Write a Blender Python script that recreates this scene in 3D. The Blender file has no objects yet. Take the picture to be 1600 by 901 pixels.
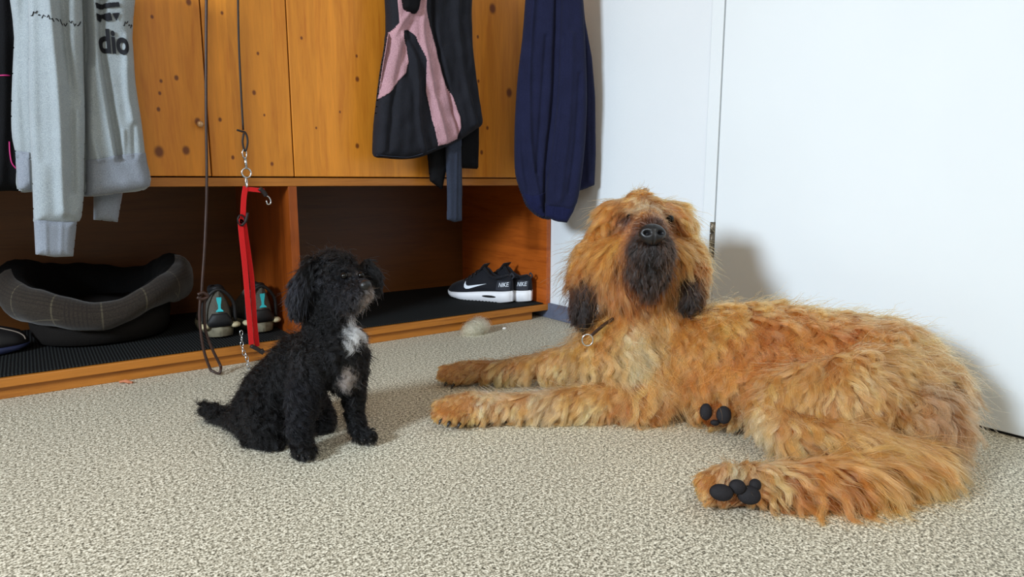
import bpy, bmesh, math, random
import numpy as np
from mathutils import Vector, Matrix, kdtree, noise as mnoise

random.seed(7)
rng = np.random.default_rng(7)
S = bpy.context.scene
C = bpy.context.scene.collection

# ------------------------------------------------------------------ camera
EYE = np.array([0.0, 0.0, 0.50])
FOC = 1040.0
PITCH = math.atan(166.5 / FOC)
YAW = math.radians(54.1)
FH = np.array([math.cos(YAW), math.sin(YAW), 0.0])
RT = np.array([math.sin(YAW), -math.cos(YAW), 0.0])
FWD = FH * math.cos(PITCH) + np.array([0, 0, -math.sin(PITCH)])
UPV = FH * math.sin(PITCH) + np.array([0, 0, math.cos(PITCH)])
cam = bpy.data.cameras.new('camera')
cam.sensor_width = 36
cam.lens = FOC / 1600 * 36
cam.clip_start = 0.02
co = bpy.data.objects.new('camera', cam)
C.objects.link(co)
co.location = EYE
co.rotation_euler = (math.pi / 2 - PITCH, 0, YAW - math.pi / 2)
S.camera = co

# ------------------------------------------------------------------ light
w = bpy.data.worlds.new('world')
S.world = w
w.use_nodes = True
wb = w.node_tree.nodes['Background']
wb.inputs[0].default_value = (1.0, 0.90, 0.66, 1)
wb.inputs[1].default_value = 0.35


def area(name, loc, target, sx, sy, power, color, spread=math.pi):
    d = bpy.data.lights.new(name, 'AREA')
    d.shape = 'RECTANGLE'
    d.size = sx
    d.size_y = sy
    d.energy = power
    d.color = color
    d.spread = spread
    o = bpy.data.objects.new(name, d)
    C.objects.link(o)
    o.location = loc
    o.rotation_euler = (Vector(target) - Vector(loc)).to_track_quat('-Z', 'Y').to_euler()
    return o


area('window_light', (-2.6, 0.35, 1.60), (1.2, 1.15, 0.25), 0.7, 0.6, 56, (0.76, 0.88, 1.0), math.radians(100))
area('fill_light', (-0.4, -1.15, 1.95), (0.7, 1.0, 0.0), 1.3, 1.3, 24, (0.98, 0.97, 0.94))  # added soft fill to brighten the floor and doors

S.view_settings.view_transform = 'Standard'
S.view_settings.look = 'None'
S.view_settings.gamma = 1
S.view_settings.use_curve_mapping = False
S.view_settings.exposure = 0.0

# ------------------------------------------------------------------ helpers
Z3 = np.array([0, 0, 1.0])


def ray(px, py):
    return FWD * FOC + RT * (px - 800) + UPV * (450.5 - py)


def onY(px, py, y):
    r = ray(px, py)
    return EYE + r * (y / r[1])


def onX(px, py, x):
    r = ray(px, py)
    return EYE + r * (x / r[0])


def onZ(px, py, z=0.0):
    r = ray(px, py)
    return EYE + r * ((z - EYE[2]) / r[2])


def at(px, py, d):
    return EYE + ray(px, py) / FOC * d


def vec(r, u, t):
    """direction: r to the right, u up, t towards the room's front"""
    return RT * r + Z3 * u - FH * t


def srgb(*c):
    return tuple((x / 255 / 12.92 if x / 255 <= 0.04045 else ((x / 255 + 0.055) / 1.055) ** 2.4) for x in c) + (1.0,)


def tag(o, label=None, cat=None, group=None, kind=None):
    if label:
        o['label'] = label
    if cat:
        o['category'] = cat
    if group:
        o['group'] = group
    if kind:
        o['kind'] = kind
    return o


def empty(name, loc=(0, 0, 0)):
    o = bpy.data.objects.new(name, None)
    o.location = tuple(loc)
    C.objects.link(o)
    return o


def link(name, me, mat=None, parent=None, smooth=True):
    o = bpy.data.objects.new(name, me)
    C.objects.link(o)
    if mat is not None:
        me.materials.append(mat)
    if smooth:
        me.polygons.foreach_set('use_smooth', [True] * len(me.polygons))
    if parent is not None:
        o.parent = parent
        # vertices are written in world coordinates; undo the parents' offsets
        off = Vector((0, 0, 0))
        q = parent
        while q is not None:
            off += q.location
            q = q.parent
        o.location = -off
    return o


class MB:
    def __init__(s):
        s.v = []
        s.f = []

    def add(s, vs, fs):
        n = len(s.v)
        s.v += [tuple(float(c) for c in v) for v in vs]
        s.f += [tuple(i + n for i in f) for f in fs]
        return s

    def box(s, x0, x1, y0, y1, z0, z1):
        vs = [(x, y, z) for x in (x0, x1) for y in (y0, y1) for z in (z0, z1)]
        fs = [(0, 1, 3, 2), (4, 6, 7, 5), (0, 4, 5, 1), (2, 3, 7, 6), (0, 2, 6, 4), (1, 5, 7, 3)]
        return s.add(vs, fs)

    def tube(s, pts, r, n=8, close=False, flat=1.0, side=None):
        pts = [np.array(p, float) for p in pts]
        m = len(pts)
        rs = r if hasattr(r, '__len__') else [r] * m
        vs = []
        prev = None
        for i, p in enumerate(pts):
            a = pts[(i - 1) % m] if (close or i > 0) else p
            b = pts[(i + 1) % m] if (close or i < m - 1) else p
            t = b - a
            t /= (np.linalg.norm(t) + 1e-9)
            if prev is None:
                ref = np.array(side if side is not None else ((0, 0, 1) if abs(t[2]) < .9 else (1, 0, 0)), float)
            else:
                ref = prev
            u = ref - t * (ref @ t)
            u /= (np.linalg.norm(u) + 1e-9)
            prev = u
            v = np.cross(t, u)
            for k in range(n):
                an = 2 * math.pi * k / n
                vs.append(p + u * math.cos(an) * rs[i] + v * math.sin(an) * rs[i] * flat)
        fs = []
        for i in range(m if close else m - 1):
            j = (i + 1) % m
            for k in range(n):
                l = (k + 1) % n
                fs.append((i * n + k, i * n + l, j * n + l, j * n + k))
        if not close:
            fs.append(tuple(range(n - 1, -1, -1)))
            fs.append(tuple((m - 1) * n + k for k in range(n)))
        return s.add(vs, fs)

    def ball(s, c, r, seg=16, rings=10, axes=None):
        r = np.array(r if hasattr(r, '__len__') else (r, r, r), float)
        A = np.eye(3) if axes is None else np.array(axes)
        vs = [np.array(c) + (np.array([0, 0, r[2]])) @ A]
        for i in range(1, rings):
            th = math.pi * i / rings
            for k in range(seg):
                ph = 2 * math.pi * k / seg
                q = np.array([math.sin(th) * math.cos(ph), math.sin(th) * math.sin(ph), math.cos(th)]) * r
                vs.append(np.array(c) + q @ A)
        vs.append(np.array(c) + (np.array([0, 0, -r[2]])) @ A)
        fs = [(0, 1 + k, 1 + (k + 1) % seg) for k in range(seg)]
        for i in range(rings - 2):
            for k in range(seg):
                a = 1 + i * seg + k
                b = 1 + i * seg + (k + 1) % seg
                fs.append((a, a + seg, b + seg, b))
        e = len(vs) - 1
        o = 1 + (rings - 2) * seg
        fs += [(e, o + (k + 1) % seg, o + k) for k in range(seg)]
        return s.add(vs, fs)

    def loft(s, rings, cap=True, close=True):
        n = len(rings[0])
        vs = [v for r in rings for v in r]
        fs = []
        for i in range(len(rings) - 1):
            for k in range(n if close else n - 1):
                l = (k + 1) % n
                fs.append((i * n + k, i * n + l, (i + 1) * n + l, (i + 1) * n + k))
        if cap:
            fs.append(tuple(range(n - 1, -1, -1)))
            fs.append(tuple((len(rings) - 1) * n + k for k in range(n)))
        return s.add(vs, fs)

    def build(s, name, mat=None, parent=None, smooth=True, bevel=0):
        me = bpy.data.meshes.new(name)
        me.from_pydata(s.v, [], s.f)
        bm = bmesh.new()
        bm.from_mesh(me)
        bmesh.ops.recalc_face_normals(bm, faces=bm.faces)
        bm.to_mesh(me)
        bm.free()
        o = link(name, me, mat, parent, smooth)
        if bevel:
            b = o.modifiers.new('bevel', 'BEVEL')
            b.width = bevel
            b.segments = 2
            b.limit_method = 'ANGLE'
        return o


def spline(pts, n=8):
    """Catmull-Rom through points"""
    P = [np.array(p, float) for p in pts]
    P = [2 * P[0] - P[1]] + P + [2 * P[-1] - P[-2]]
    out = []
    for i in range(1, len(P) - 2):
        for k in range(n):
            t = k / n
            a, b, c, d = P[i - 1], P[i], P[i + 1], P[i + 2]
            out.append(.5 * ((2 * b) + (-a + c) * t + (2 * a - 5 * b + 4 * c - d) * t * t + (-a + 3 * b - 3 * c + d) * t ** 3))
    out.append(P[-2])
    return out


# ------------------------------------------------------------------ materials
class Nt:
    def __init__(s, name):
        s.m = bpy.data.materials.new(name)
        s.m.use_nodes = True
        s.t = s.m.node_tree
        s.b = s.t.nodes['Principled BSDF']
        s.tc = s.t.nodes.new('ShaderNodeTexCoord')

    def n(s, typ, **kw):
        x = s.t.nodes.new('ShaderNode' + typ)
        for k, v in kw.items():
            if k.startswith('i_'):
                x.inputs[k[2:].replace('_', ' ')].default_value = v
            else:
                setattr(x, k, v)
        return x

    def l(s, a, b):
        s.t.links.new(a, b)

    def mapping(s, scale=(1, 1, 1), src=None):
        m = s.n('Mapping')
        m.inputs['Scale'].default_value = scale
        s.l(src or s.tc.outputs['Object'], m.inputs['Vector'])
        return m.outputs[0]

    def noise(s, scale, vec_=None, detail=3, rough=.5, dist=0):
        x = s.n('TexNoise')
        x.inputs['Scale'].default_value = scale
        x.inputs['Detail'].default_value = detail
        x.inputs['Roughness'].default_value = rough
        x.inputs['Distortion'].default_value = dist
        s.l(vec_ or s.tc.outputs['Object'], x.inputs['Vector'])
        return x.outputs['Fac']

    def ramp(s, fac, stops):
        r = s.n('ValToRGB')
        e = r.color_ramp.elements
        while len(e) < len(stops):
            e.new(0.5)
        for el, (p, c) in zip(e, stops):
            el.position = p
            el.color = c
        s.l(fac, r.inputs[0])
        return r.outputs[0]

    def math(s, op, a, b=None, c=None):
        x = s.n('Math', operation=op)
        for i, v in enumerate((a, b, c)):
            if v is None:
                continue
            if isinstance(v, (int, float)):
                x.inputs[i].default_value = v
            else:
                s.l(v, x.inputs[i])
        return x.outputs[0]

    def mix(s, fac, a, b, mode='MIX'):
        x = s.n('Mix', data_type='RGBA', blend_type=mode)
        for i, v in ((0, fac), (6, a), (7, b)):
            if isinstance(v, (int, float)):
                x.inputs[i].default_value = v
            elif isinstance(v, tuple):
                x.inputs[i].default_value = v
            else:
                s.l(v, x.inputs[i])
        return x.outputs[2]

    def bump(s, h, strength=.3, dist=.002):
        b = s.n('Bump')
        b.inputs['Strength'].default_value = strength
        b.inputs['Distance'].default_value = dist
        s.l(h, b.inputs['Height'])
        s.l(b.outputs[0], s.b.inputs['Normal'])

    def col(s, c):
        if isinstance(c, tuple):
            s.b.inputs['Base Color'].default_value = c
        else:
            s.l(c, s.b.inputs['Base Color'])

    def set(s, rough=.6, spec=.5, metal=0, sheen=0):
        s.b.inputs['Roughness'].default_value = rough
        s.b.inputs['Specular IOR Level'].default_value = spec
        s.b.inputs['Metallic'].default_value = metal
        s.b.inputs['Sheen Weight'].default_value = sheen
        return s


def plain(name, c, rough=.6, spec=.4, metal=0, var=.12, scale=30, bump=0, bscale=200, sheen=0):
    m = Nt(name).set(rough, spec, metal, sheen)
    n = m.noise(scale)
    lo = tuple(x * (1 - var) for x in c[:3]) + (1,)
    hi = tuple(min(1, x * (1 + var)) for x in c[:3]) + (1,)
    m.col(m.ramp(n, [(.3, lo), (.7, hi)]))
    if bump:
        m.bump(m.noise(bscale), bump, .001)
    return m.m


def wood_mat(name, base, dark, axis='z', knots=(), strength=1.0, plank=0.115):
    m = Nt(name).set(.42, .45)
    sc = {'z': (14, 14, 1.1), 'x': (1.1, 14, 14), 'y': (14, 1.1, 14)}[axis]
    v = m.mapping(sc)
    g1 = m.noise(2.2, v, 5, .6, 1.2)
    g2 = m.noise(14, v, 3, .6, .3)
    g = m.math('ADD', m.math('MULTIPLY', g1, .7), m.math('MULTIPLY', g2, .3))
    c = m.ramp(g, [(.30, dark), (.50, base), (.68, tuple(min(1, x * 1.18) for x in base[:3]) + (1,))])
    # glued boards, each a slightly different tone
    sep = m.n('SeparateXYZ')
    m.l(m.tc.outputs['Object'], sep.inputs[0])
    ax = sep.outputs[0] if axis == 'z' else sep.outputs[2]
    cell = m.math('FLOOR', m.math('DIVIDE', ax, plank))
    wn = m.n('TexWhiteNoise', noise_dimensions='1D')
    m.l(cell, wn.inputs['W'])
    tone = m.ramp(wn.outputs['Value'], [(0, (.86, .84, .80, 1)), (1, (1.08, 1.06, 1.04, 1))])
    c = m.mix(1.0, c, tone, 'MULTIPLY')
    acc = None
    for (p, r) in knots:
        d = m.n('VectorMath', operation='DISTANCE')
        mp = m.n('Mapping')
        mp.inputs['Location'].default_value = tuple(-x for x in p)
        m.l(m.tc.outputs['Object'], mp.inputs[0])
        sc2 = m.n('VectorMath', operation='MULTIPLY')
        m.l(mp.outputs[0], sc2.inputs[0])
        sc2.inputs[1].default_value = (1 / r, 0, .75 / r)
        m.l(sc2.outputs[0], d.inputs[0])
        d.inputs[1].default_value = (0, 0, 0)
        mr = m.n('MapRange', interpolation_type='SMOOTHSTEP')
        mr.inputs['From Min'].default_value = 1.6
        mr.inputs['From Max'].default_value = .6
        m.l(d.outputs['Value'], mr.inputs['Value'])
        acc = mr.outputs[0] if acc is None else m.math('MAXIMUM', acc, mr.outputs[0])
    if acc is not None:
        c = m.mix(m.math('MULTIPLY', acc, .88), c, srgb(88, 34, 8))
    m.col(c)
    m.bump(g, .12, .001)
    return m.m


def fabric(name, c, c2=None, scale=900, rough=.9, sheen=.25, bump=.25, mott=.1, wrinkle=0.0):
    m = Nt(name).set(rough, .15, 0, sheen)
    n = m.noise(scale, detail=2)
    n2 = m.noise(18, detail=4)
    c2 = c2 or tuple(x * .72 for x in c[:3]) + (1,)
    cc = m.ramp(n, [(.35, c2), (.62, c)])
    tone = m.ramp(n2, [(.3, (1 - mott,) * 3 + (1,)), (.7, (1 + mott,) * 3 + (1,))])
    m.col(m.mix(1.0, cc, tone, 'MULTIPLY'))
    h = n
    if wrinkle:
        wv = m.noise(20, m.mapping((1, 1, .7)), 4, .6, 1.2)
        h = m.math('ADD', m.math('MULTIPLY', wv, wrinkle), n)
    m.bump(h, bump, .002 if not wrinkle else .007)
    return m.m


# ------------------------------------------------------------------ setting
XW = 1.545       # right wall
YF = 1.89       # cabinet front
YB = 2.485      # cabinet back
RZ0, RZ1 = .488, .511


def floor_mat():
    m = Nt('speckled_floor').set(.62, .35)
    n = m.noise(330, detail=1.5, rough=.5)
    n2 = m.noise(160, detail=1, rough=.5)
    n3 = m.noise(2.2, detail=3)
    s = m.math('ADD', m.math('MULTIPLY', n, .62), m.math('MULTIPLY', n2, .38))
    c = m.ramp(s, [(.36, srgb(78, 74, 62)), (.46, srgb(150, 144, 126)), (.53, srgb(200, 193, 173)), (.62, srgb(244, 239, 221))])
    tone = m.ramp(n3, [(.35, (.93, .93, .93, 1)), (.65, (1.04, 1.03, 1.02, 1))])
    c = m.mix(1.0, c, tone, 'MULTIPLY')
    # a few worn smudges
    v = m.n('TexVoronoi')
    v.inputs['Scale'].default_value = 2.1
    m.l(m.tc.outputs['Object'], v.inputs['Vector'])
    sm = m.ramp(v.outputs['Distance'], [(.0, (.72, .71, .72, 1)), (.035, (1, 1, 1, 1))])
    c = m.mix(1.0, c, sm, 'MULTIPLY')
    m.col(c)
    m.bump(s, .35, .0015)
    return m.m


def wall_mat(name, c, bs):
    m = Nt(name).set(.7, .3)
    n = m.noise(3.0, detail=3)
    m.col(m.ramp(n, [(.3, tuple(x * .97 for x in c[:3]) + (1,)), (.7, c)]))
    m.bump(m.noise(160, detail=3), bs, .001)
    return m.m


M_floor = floor_mat()
M_wall = wall_mat('white_wall_paint', srgb(217, 222, 226), .35)
M_door = wall_mat('white_door_lacquer', srgb(218, 224, 227), .04)
M_dark = plain('gap_shade', srgb(30, 26, 24), .8)

tag(MB().box(-3, XW + .12, -2.2, YB + .12, -.05, 0).build('floor', M_floor, smooth=False), kind='structure')
tag(MB().box(-3, XW + .12, YB + .01, YB + .12, 0, 2.4).build('wall_back', M_wall, smooth=False), kind='structure')
# right wall in pieces round the door opening
wr = MB()
DY0, DY1 = .23, 1.176           # door opening
wr.box(XW, XW + .1, DY1, YB + .01, 0, 2.4)
wr.box(XW, XW + .1, -2.2, DY0, 0, 2.4)
wr.box(XW, XW + .1, DY0, DY1, 2.05, 2.4)
tag(wr.build('wall_right', M_wall, smooth=False), kind='structure')
tr = MB()
tr.box(XW - .006, XW + .02, DY1 - .004, DY1 + .034, 0, 2.09)
tr.box(XW - .006, XW + .02, DY0 - .034, DY0 + .004, 0, 2.09)
tr.box(XW - .006, XW + .02, DY0 + .004, DY1 - .004, 2.052, 2.09)
tag(tr.build('trim_1', M_door, smooth=False, bevel=.0015), kind='structure')
dr = tag(MB().box(XW - .003, XW + .037, DY0 + .006, DY1 - .007, .006, 2.048).build('door_1', M_door, smooth=False, bevel=.002), kind='structure')
mh = plain('worn_hinge_metal', srgb(120, 112, 100), .45, .5, .8, .4, 60)
hg = MB()
yh = DY1 - .006
for a, b in ((.292, .322), (.324, .358), (.360, .390)):
    hg.tube([(XW - .009, yh + .004, a), (XW - .009, yh + .004, b)], .0058, 12)
hg.box(XW - .0045, XW - .0025, yh - .002, yh + .014, .292, .390)
hg.build('hinge', mh, dr)
gp = MB().box(XW + .002, XW + .09, DY0, DY1, .0, .0012)  # dark sheet under the door, its colour stands in for the gap's shade
tag(gp.build('door_gap_shade', M_dark, smooth=False), kind='structure')
M_base = plain('grey_blue_baseboard', srgb(92, 98, 116), .5, .4)
tag(MB().box(XW - .012, XW, DY1 + .036, YB + .008, 0, .056).build('baseboard_right', M_base, smooth=False, bevel=.002), kind='structure')

# ------------------------------------------------------------------ cabinet
PINE = srgb(196, 124, 34)
PINED = srgb(178, 104, 24)
knot_px = [(237, 27, .5), (294, 4, .9), (275, 122, .7), (251, 127, .5), (249, 146, .5), (247, 171, .6), (248, 237, 1.5), (290, 235, 1.2),
           (346, 21, .5), (343, 187, .6), (363, 246, .6), (396, 145, .7), (402, 84, .5), (424, 256, .6), (493, 200, .4), (556, 88, .5),
           (557, 124, .8), (557, 228, .8), (768, 14, 1.7), (745, 58, .6), (746, 127, .6), (794, 145, 1.6), (760, 200, .7), (751, 238, .8), (530, 175, .4),
           (412, 180, .4), (470, 60, .5), (308, 190, 1.0)]
knots = []
for (x, y, r) in knot_px:
    p = onY(x, y, YF)
    knots.append(((p[0], p[1], p[2]), .0062 * r))
M_pine = wood_mat('orange_pine_upright', PINE, PINED, 'z', knots)
M_pineh = wood_mat('orange_pine_lengthways', srgb(172, 108, 38), srgb(134, 76, 22), 'x', plank=.4)
M_pinein = wood_mat('shaded_pine_interior', srgb(100, 58, 14), srgb(84, 46, 10), 'x', plank=.4)  # same pine darkened, compartment shade is put into the colour
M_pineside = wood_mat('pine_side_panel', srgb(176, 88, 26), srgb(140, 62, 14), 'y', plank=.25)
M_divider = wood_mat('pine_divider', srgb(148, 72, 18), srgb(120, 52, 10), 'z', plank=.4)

CX0, CX1 = -1.1, 1.543
SH0, SH1 = .030, .052    # bottom shelf board
TOPZ = 1.9
cab = tag(empty('wardrobe', (.2, 2.2, 0)), 'orange knotty pine wardrobe with open shoe compartments along its foot', 'wardrobe')
MB().box(CX0, CX1, YF + .0, YB, SH0, SH1).build('bottom_shelf', M_pineh, cab, False, .002)
MB().box(CX0, 1.47, YF + .014, YF + .034, 0.0, SH0).build('plinth', M_pineh, cab, False, .0015)
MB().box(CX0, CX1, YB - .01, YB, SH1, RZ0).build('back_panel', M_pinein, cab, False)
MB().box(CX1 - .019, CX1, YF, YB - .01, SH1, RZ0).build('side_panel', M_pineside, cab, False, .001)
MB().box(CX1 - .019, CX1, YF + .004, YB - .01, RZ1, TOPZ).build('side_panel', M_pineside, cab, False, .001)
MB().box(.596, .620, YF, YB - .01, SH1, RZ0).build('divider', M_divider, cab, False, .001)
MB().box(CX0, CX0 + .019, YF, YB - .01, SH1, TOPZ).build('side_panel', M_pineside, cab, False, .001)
MB().box(CX0, CX1, YF - .002, YB - .01, RZ0, RZ1).build('rail', M_pineh, cab, False, .0015)
MB().box(CX0, CX1, YF, YB - .01, TOPZ, TOPZ + .02).build('top_board', M_pineh, cab, False, .0015)
edges = [CX0 + .004, -.45, .0, .398, .6135, 1.540]
for a, b in zip(edges[:-1], edges[1:]):
    dd = MB().box(a + .0015, b - .0015, YF - .006, YF + .013, RZ1 + .0035, TOPZ - .003).build('door', M_pine, cab, False, .0018)
    if abs(b - .398) < 1e-6:
        k = onY(312, 194, YF - .012)
        MB().tube([(k[0], YF - .006, k[2]), (k[0], YF - .013, k[2]), (k[0], YF - .019, k[2]), (k[0], YF - .022, k[2])], [.004, .004, .0085, .005], 14).build(
            'knob', plain('worn_brass_knob', srgb(190, 150, 110), .35, .5, .3), dd)


def mat_mat():
    m = Nt('ribbed_shoe_mat').set(.95, .1)
    wv = m.n('TexWave', wave_type='BANDS', bands_direction='X')
    wv.inputs['Scale'].default_value = 42
    wv.inputs['Distortion'].default_value = .6
    m.l(m.tc.outputs['Object'], wv.inputs['Vector'])
    n = m.noise(260)
    c = m.ramp(wv.outputs['Fac'], [(.2, srgb(18, 18, 20)), (.8, srgb(44, 47, 46))])
    m.col(m.mix(m.math('MULTIPLY', n, .5), c, srgb(20, 20, 22)))
    m.bump(wv.outputs['Fac'], .6, .002)
    return m.m


M_mat = mat_mat()
MZ = SH1 + .005
tag(MB().box(CX0 + .03, .592, YF + .012, YB - .02, SH1 + .0002, MZ).build('shoe_mat', M_mat, smooth=False, bevel=.0015),
    'dark ribbed mat lying under the dog bed and grey hiking shoes', 'mat', 'dark mats on the shoe shelf')
tag(MB().box(.624, CX1 - .024, YF + .012, YB - .02, SH1 + .0002, MZ).build('shoe_mat', M_mat, smooth=False, bevel=.0015),
    'dark ribbed mat lying under the black and white sneakers', 'mat', 'dark mats on the shoe shelf')


# ------------------------------------------------------------------ cloth (inflated outlines with folds)
def seg_dist(P, poly, closed=True):
    """distance of points P (n,2) to polyline and nearest points"""
    best = np.full(len(P), 1e9)
    near = np.zeros_like(P)
    m = len(poly)
    for i in range(m if closed else m - 1):
        a = poly[i]
        b = poly[(i + 1) % m]
        ab = b - a
        t = np.clip(((P - a) @ ab) / (ab @ ab + 1e-12), 0, 1)
        q = a + t[:, None] * ab
        d = np.linalg.norm(P - q, axis=1)
        k = d < best
        best[k] = d[k]
        near[k] = q[k]
    return best, near


def inside(P, poly):
    c = np.zeros(len(P), bool)
    m = len(poly)
    for i in range(m):
        a, b = poly[i], poly[(i + 1) % m]
        cond = ((a[1] > P[:, 1]) != (b[1] > P[:, 1]))
        xx = (b[0] - a[0]) * (P[:, 1] - a[1]) / (b[1] - a[1] + 1e-12) + a[0]
        c ^= cond & (P[:, 0] < xx)
    return c


class Plane:
    """an upright plane through (x,y) whose horizontal direction has angle phi"""
    def __init__(s, x, y, phi=0.0):
        s.o = np.array([x, y, 0.0])
        s.u = np.array([math.cos(phi), math.sin(phi), 0])
        s.n = np.array([math.sin(phi), -math.cos(phi), 0])   # towards the room

    def uv(s, px, py):
        r = ray(px, py)
        t = ((s.o - EYE) @ s.n) / (r @ s.n)
        p = EYE + r * t
        return np.array([(p - s.o) @ s.u, p[2]])

    def world(s, uv, out):
        return s.o + s.u * uv[:, :1] + Z3 * uv[:, 1:] + s.n * out[:, None]


def smooth_poly(poly, n=4):
    P = [np.array(p, float) for p in poly]
    m = len(P)
    out = []
    for i in range(m):
        a, b, c, d = P[i - 1], P[i], P[(i + 1) % m], P[(i + 2) % m]
        for k in range(n):
            t = k / n
            out.append(.5 * ((2 * b) + (-a + c) * t + (2 * a - 5 * b + 4 * c - d) * t * t + (-a + 3 * b - 3 * c + d) * t ** 3))
    return out


class Cloth:
    def __init__(s, plane, poly_px, thick, base=0.0, folds=(), rim=.022, h=.004, wav=.0, seed=0, sm=True, back=True):
        s.pl = plane
        if sm:
            poly_px = smooth_poly(poly_px, 4)
        s.poly = np.array([plane.uv(*p) for p in poly_px])
        s.thick, s.base, s.rim, s.h = thick, base, rim, h
        s.folds = []
        for (pts, wd, am) in folds:
            s.folds.append((np.array([plane.uv(*p) for p in smooth_open(pts)]), wd, am))
        s.wav, s.seed, s.back = wav, seed, back

    def front(s, uv):
        d, _ = seg_dist(uv, s.poly)
        x = np.clip(d / s.rim, 0, 1)
        prof = np.sqrt(np.clip(1 - (1 - x) ** 2, 0, 1))
        out = s.base + s.thick * prof
        for (pl, wd, am) in s.folds:
            dd, _ = seg_dist(uv, pl, False)
            out = out + am * np.exp(-(dd / wd) ** 2) * prof
        if s.wav:
            q = np.array([mnoise.noise(Vector((u[0] * 16, u[1] * 7, s.seed))) + .5 * mnoise.noise(Vector((u[0] * 40, u[1] * 22, s.seed + 5))) for u in uv])
            out = out + s.wav * q * prof
        return out

    def mesh(s, clip=None, lift=0.0, only_front=False):
        poly = s.poly if clip is None else clip
        h = s.h
        lo = poly.min(0) - h
        hi = poly.max(0) + h
        nx, ny = int((hi[0] - lo[0]) / h) + 2, int((hi[1] - lo[1]) / h) + 2
        gx, gy = np.meshgrid(lo[0] + h * np.arange(nx), lo[1] + h * np.arange(ny), indexing='ij')
        P = np.stack([gx.ravel(), gy.ravel()], 1)
        if clip is not None:
            polys = [poly]
        else:
            polys = [poly]
        d, near = seg_dist(P, poly)
        ins = inside(P, poly)
        snap = d < h * .52
        P[snap] = near[snap]
        ok = ins | snap
        idx = np.arange(nx * ny).reshape(nx, ny)
        q = np.stack([idx[:-1, :-1], idx[1:, :-1], idx[1:, 1:], idx[:-1, 1:]], -1).reshape(-1, 4)
        good = ok[q].all(1) & (~snap[q].all(1) | inside(P[q].mean(1), poly))
        q = q[good]
        used = np.unique(q)
        remap = -np.ones(nx * ny, int)
        remap[used] = np.arange(len(used))
        q = remap[q]
        U = P[used]
        bd = snap[used]
        f = s.front(U) + lift
        if clip is not None or only_front:
            return s.pl.world(U, f), [tuple(r) for r in q.tolist()], U
        f = np.where(bd, s.base, f)
        F = s.pl.world(U, f)
        bk = np.where(bd, s.base, s.base - (f - s.base) * .8)
        B = s.pl.world(U, bk)
        n = len(U)
        vs = np.concatenate([F, B])
        fs = [tuple(r) for r in q.tolist()] + [tuple(reversed([x + n if not bd[x] else x for x in r])) for r in q.tolist()]
        return vs, fs, U

    def build(s, name, mat, parent, clip=None, lift=0.0):
        if clip is not None:
            vs, fs, _ = s.mesh(np.array([s.pl.uv(*p) for p in clip]), lift)
        else:
            vs, fs, _ = s.mesh()
        fs = [f for f in fs if len(set(f)) > 2]
        me = bpy.data.meshes.new(name)
        me.from_pydata([tuple(v) for v in vs.tolist()], [], fs)
        me.validate()
        o = link(name, me, mat, parent)
        if clip is not None:
            m = o.modifiers.new('solid', 'SOLIDIFY')
            m.thickness = .0016
            m.offset = 0
        return o


def smooth_open(pts):
    return spline(pts, 5) if len(pts) > 2 else [np.array(p, float) for p in pts]


# ---- grey sweatshirt
M_grey = fabric('grey_marl_jersey', srgb(150, 158, 162), srgb(122, 130, 136), 700, .95, .2, .15, .05)
M_rib = fabric('grey_ribbed_cuff', srgb(132, 138, 148), srgb(106, 112, 123), 700, .95, .2, .2, .05)
M_print = plain('black_print', srgb(26, 27, 32), .8, .2)
gp_ = Plane(.1, 1.79)
g = tag(empty('sweatshirt', (.1, 1.80, .35)), 'light grey marl sweatshirt with black print hanging from the wardrobe', 'sweatshirt')
body = Cloth(gp_, [(28, -60), (22, 60), (18, 150), (18, 205), (23, 234), (27, 245), (27, 296), (60, 300), (134, 307), (185, 302), (234, 291), (227, 240), (221, 190),
                   (212, 130), (207, 60), (196, -60)], .034, 0,
             [([(36, -60), (33, 120), (40, 240)], .008, -.006), ([(126, -60), (134, 60), (132, 130), (133, 300)], .008, -.036), ([(146, -60), (150, 80), (162, 170), (176, 246)], .008, .010),
              ([(160, -60), (156, 60), (168, 150), (184, 246)], .007, -.016), ([(196, 60), (196, 140), (204, 190)], .007, .008), ([(205, 100), (214, 180), (220, 240)], .010, .006), ([(140, 110), (138, 200), (152, 250)], .006, .008), ([(190, 205), (190, 246)], .004, .004), ([(205, 200), (207, 246)], .004, -.004)],
             .03, .0035, .004, 3)
body.build('body', M_grey, g)
body.build('hem_band', M_rib, g, [(132, 250), (150, 250), (180, 243), (226, 239), (233, 290), (185, 301), (134, 306)], .0022)
body.build('hem_band', M_rib, g, [(24, 236), (46, 239), (48, 297), (28, 295)], .0022)
slv = Cloth(gp_, [(50, -60), (45, 60), (45, 160), (49, 250), (52, 338), (54, 345), (116, 348), (128, 318), (130, 250), (131, 200), (129, 120), (118, -60)], .028, .036,
            [([(68, -60), (80, 60), (90, 180), (96, 330)], .009, .016), ([(88, -60), (100, 60), (108, 160), (112, 300)], .006, -.010), ([(58, -60), (60, 100), (66, 250)], .010, -.006), ([(108, -60), (100, 60), (118, 170)], .007, -.007), ([(96, 325), (112, 333), (124, 320)], .006, .006)],
            .026, .0035, .004, 9)
slv.build('sleeve', M_grey, g)
cf = Cloth(gp_, [(52, 336), (55, 395), (84, 399), (113, 398), (119, 342), (86, 340)], .022, .038, [([(70, 340), (72, 396)], .003, .002), ([(95, 340), (93, 396)], .003, .002)], .02, .003, 0, 1, False)
cf.build('cuff', M_rib, g)
s2 = Cloth(Plane(.1, 1.83), [(138, 250), (146, 305), (146, 343), (184, 347), (192, 300), (196, 250)], .02, 0, [], .02, .0035, .003, 4, False)
s2.build('cuff', M_rib, g)


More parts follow.
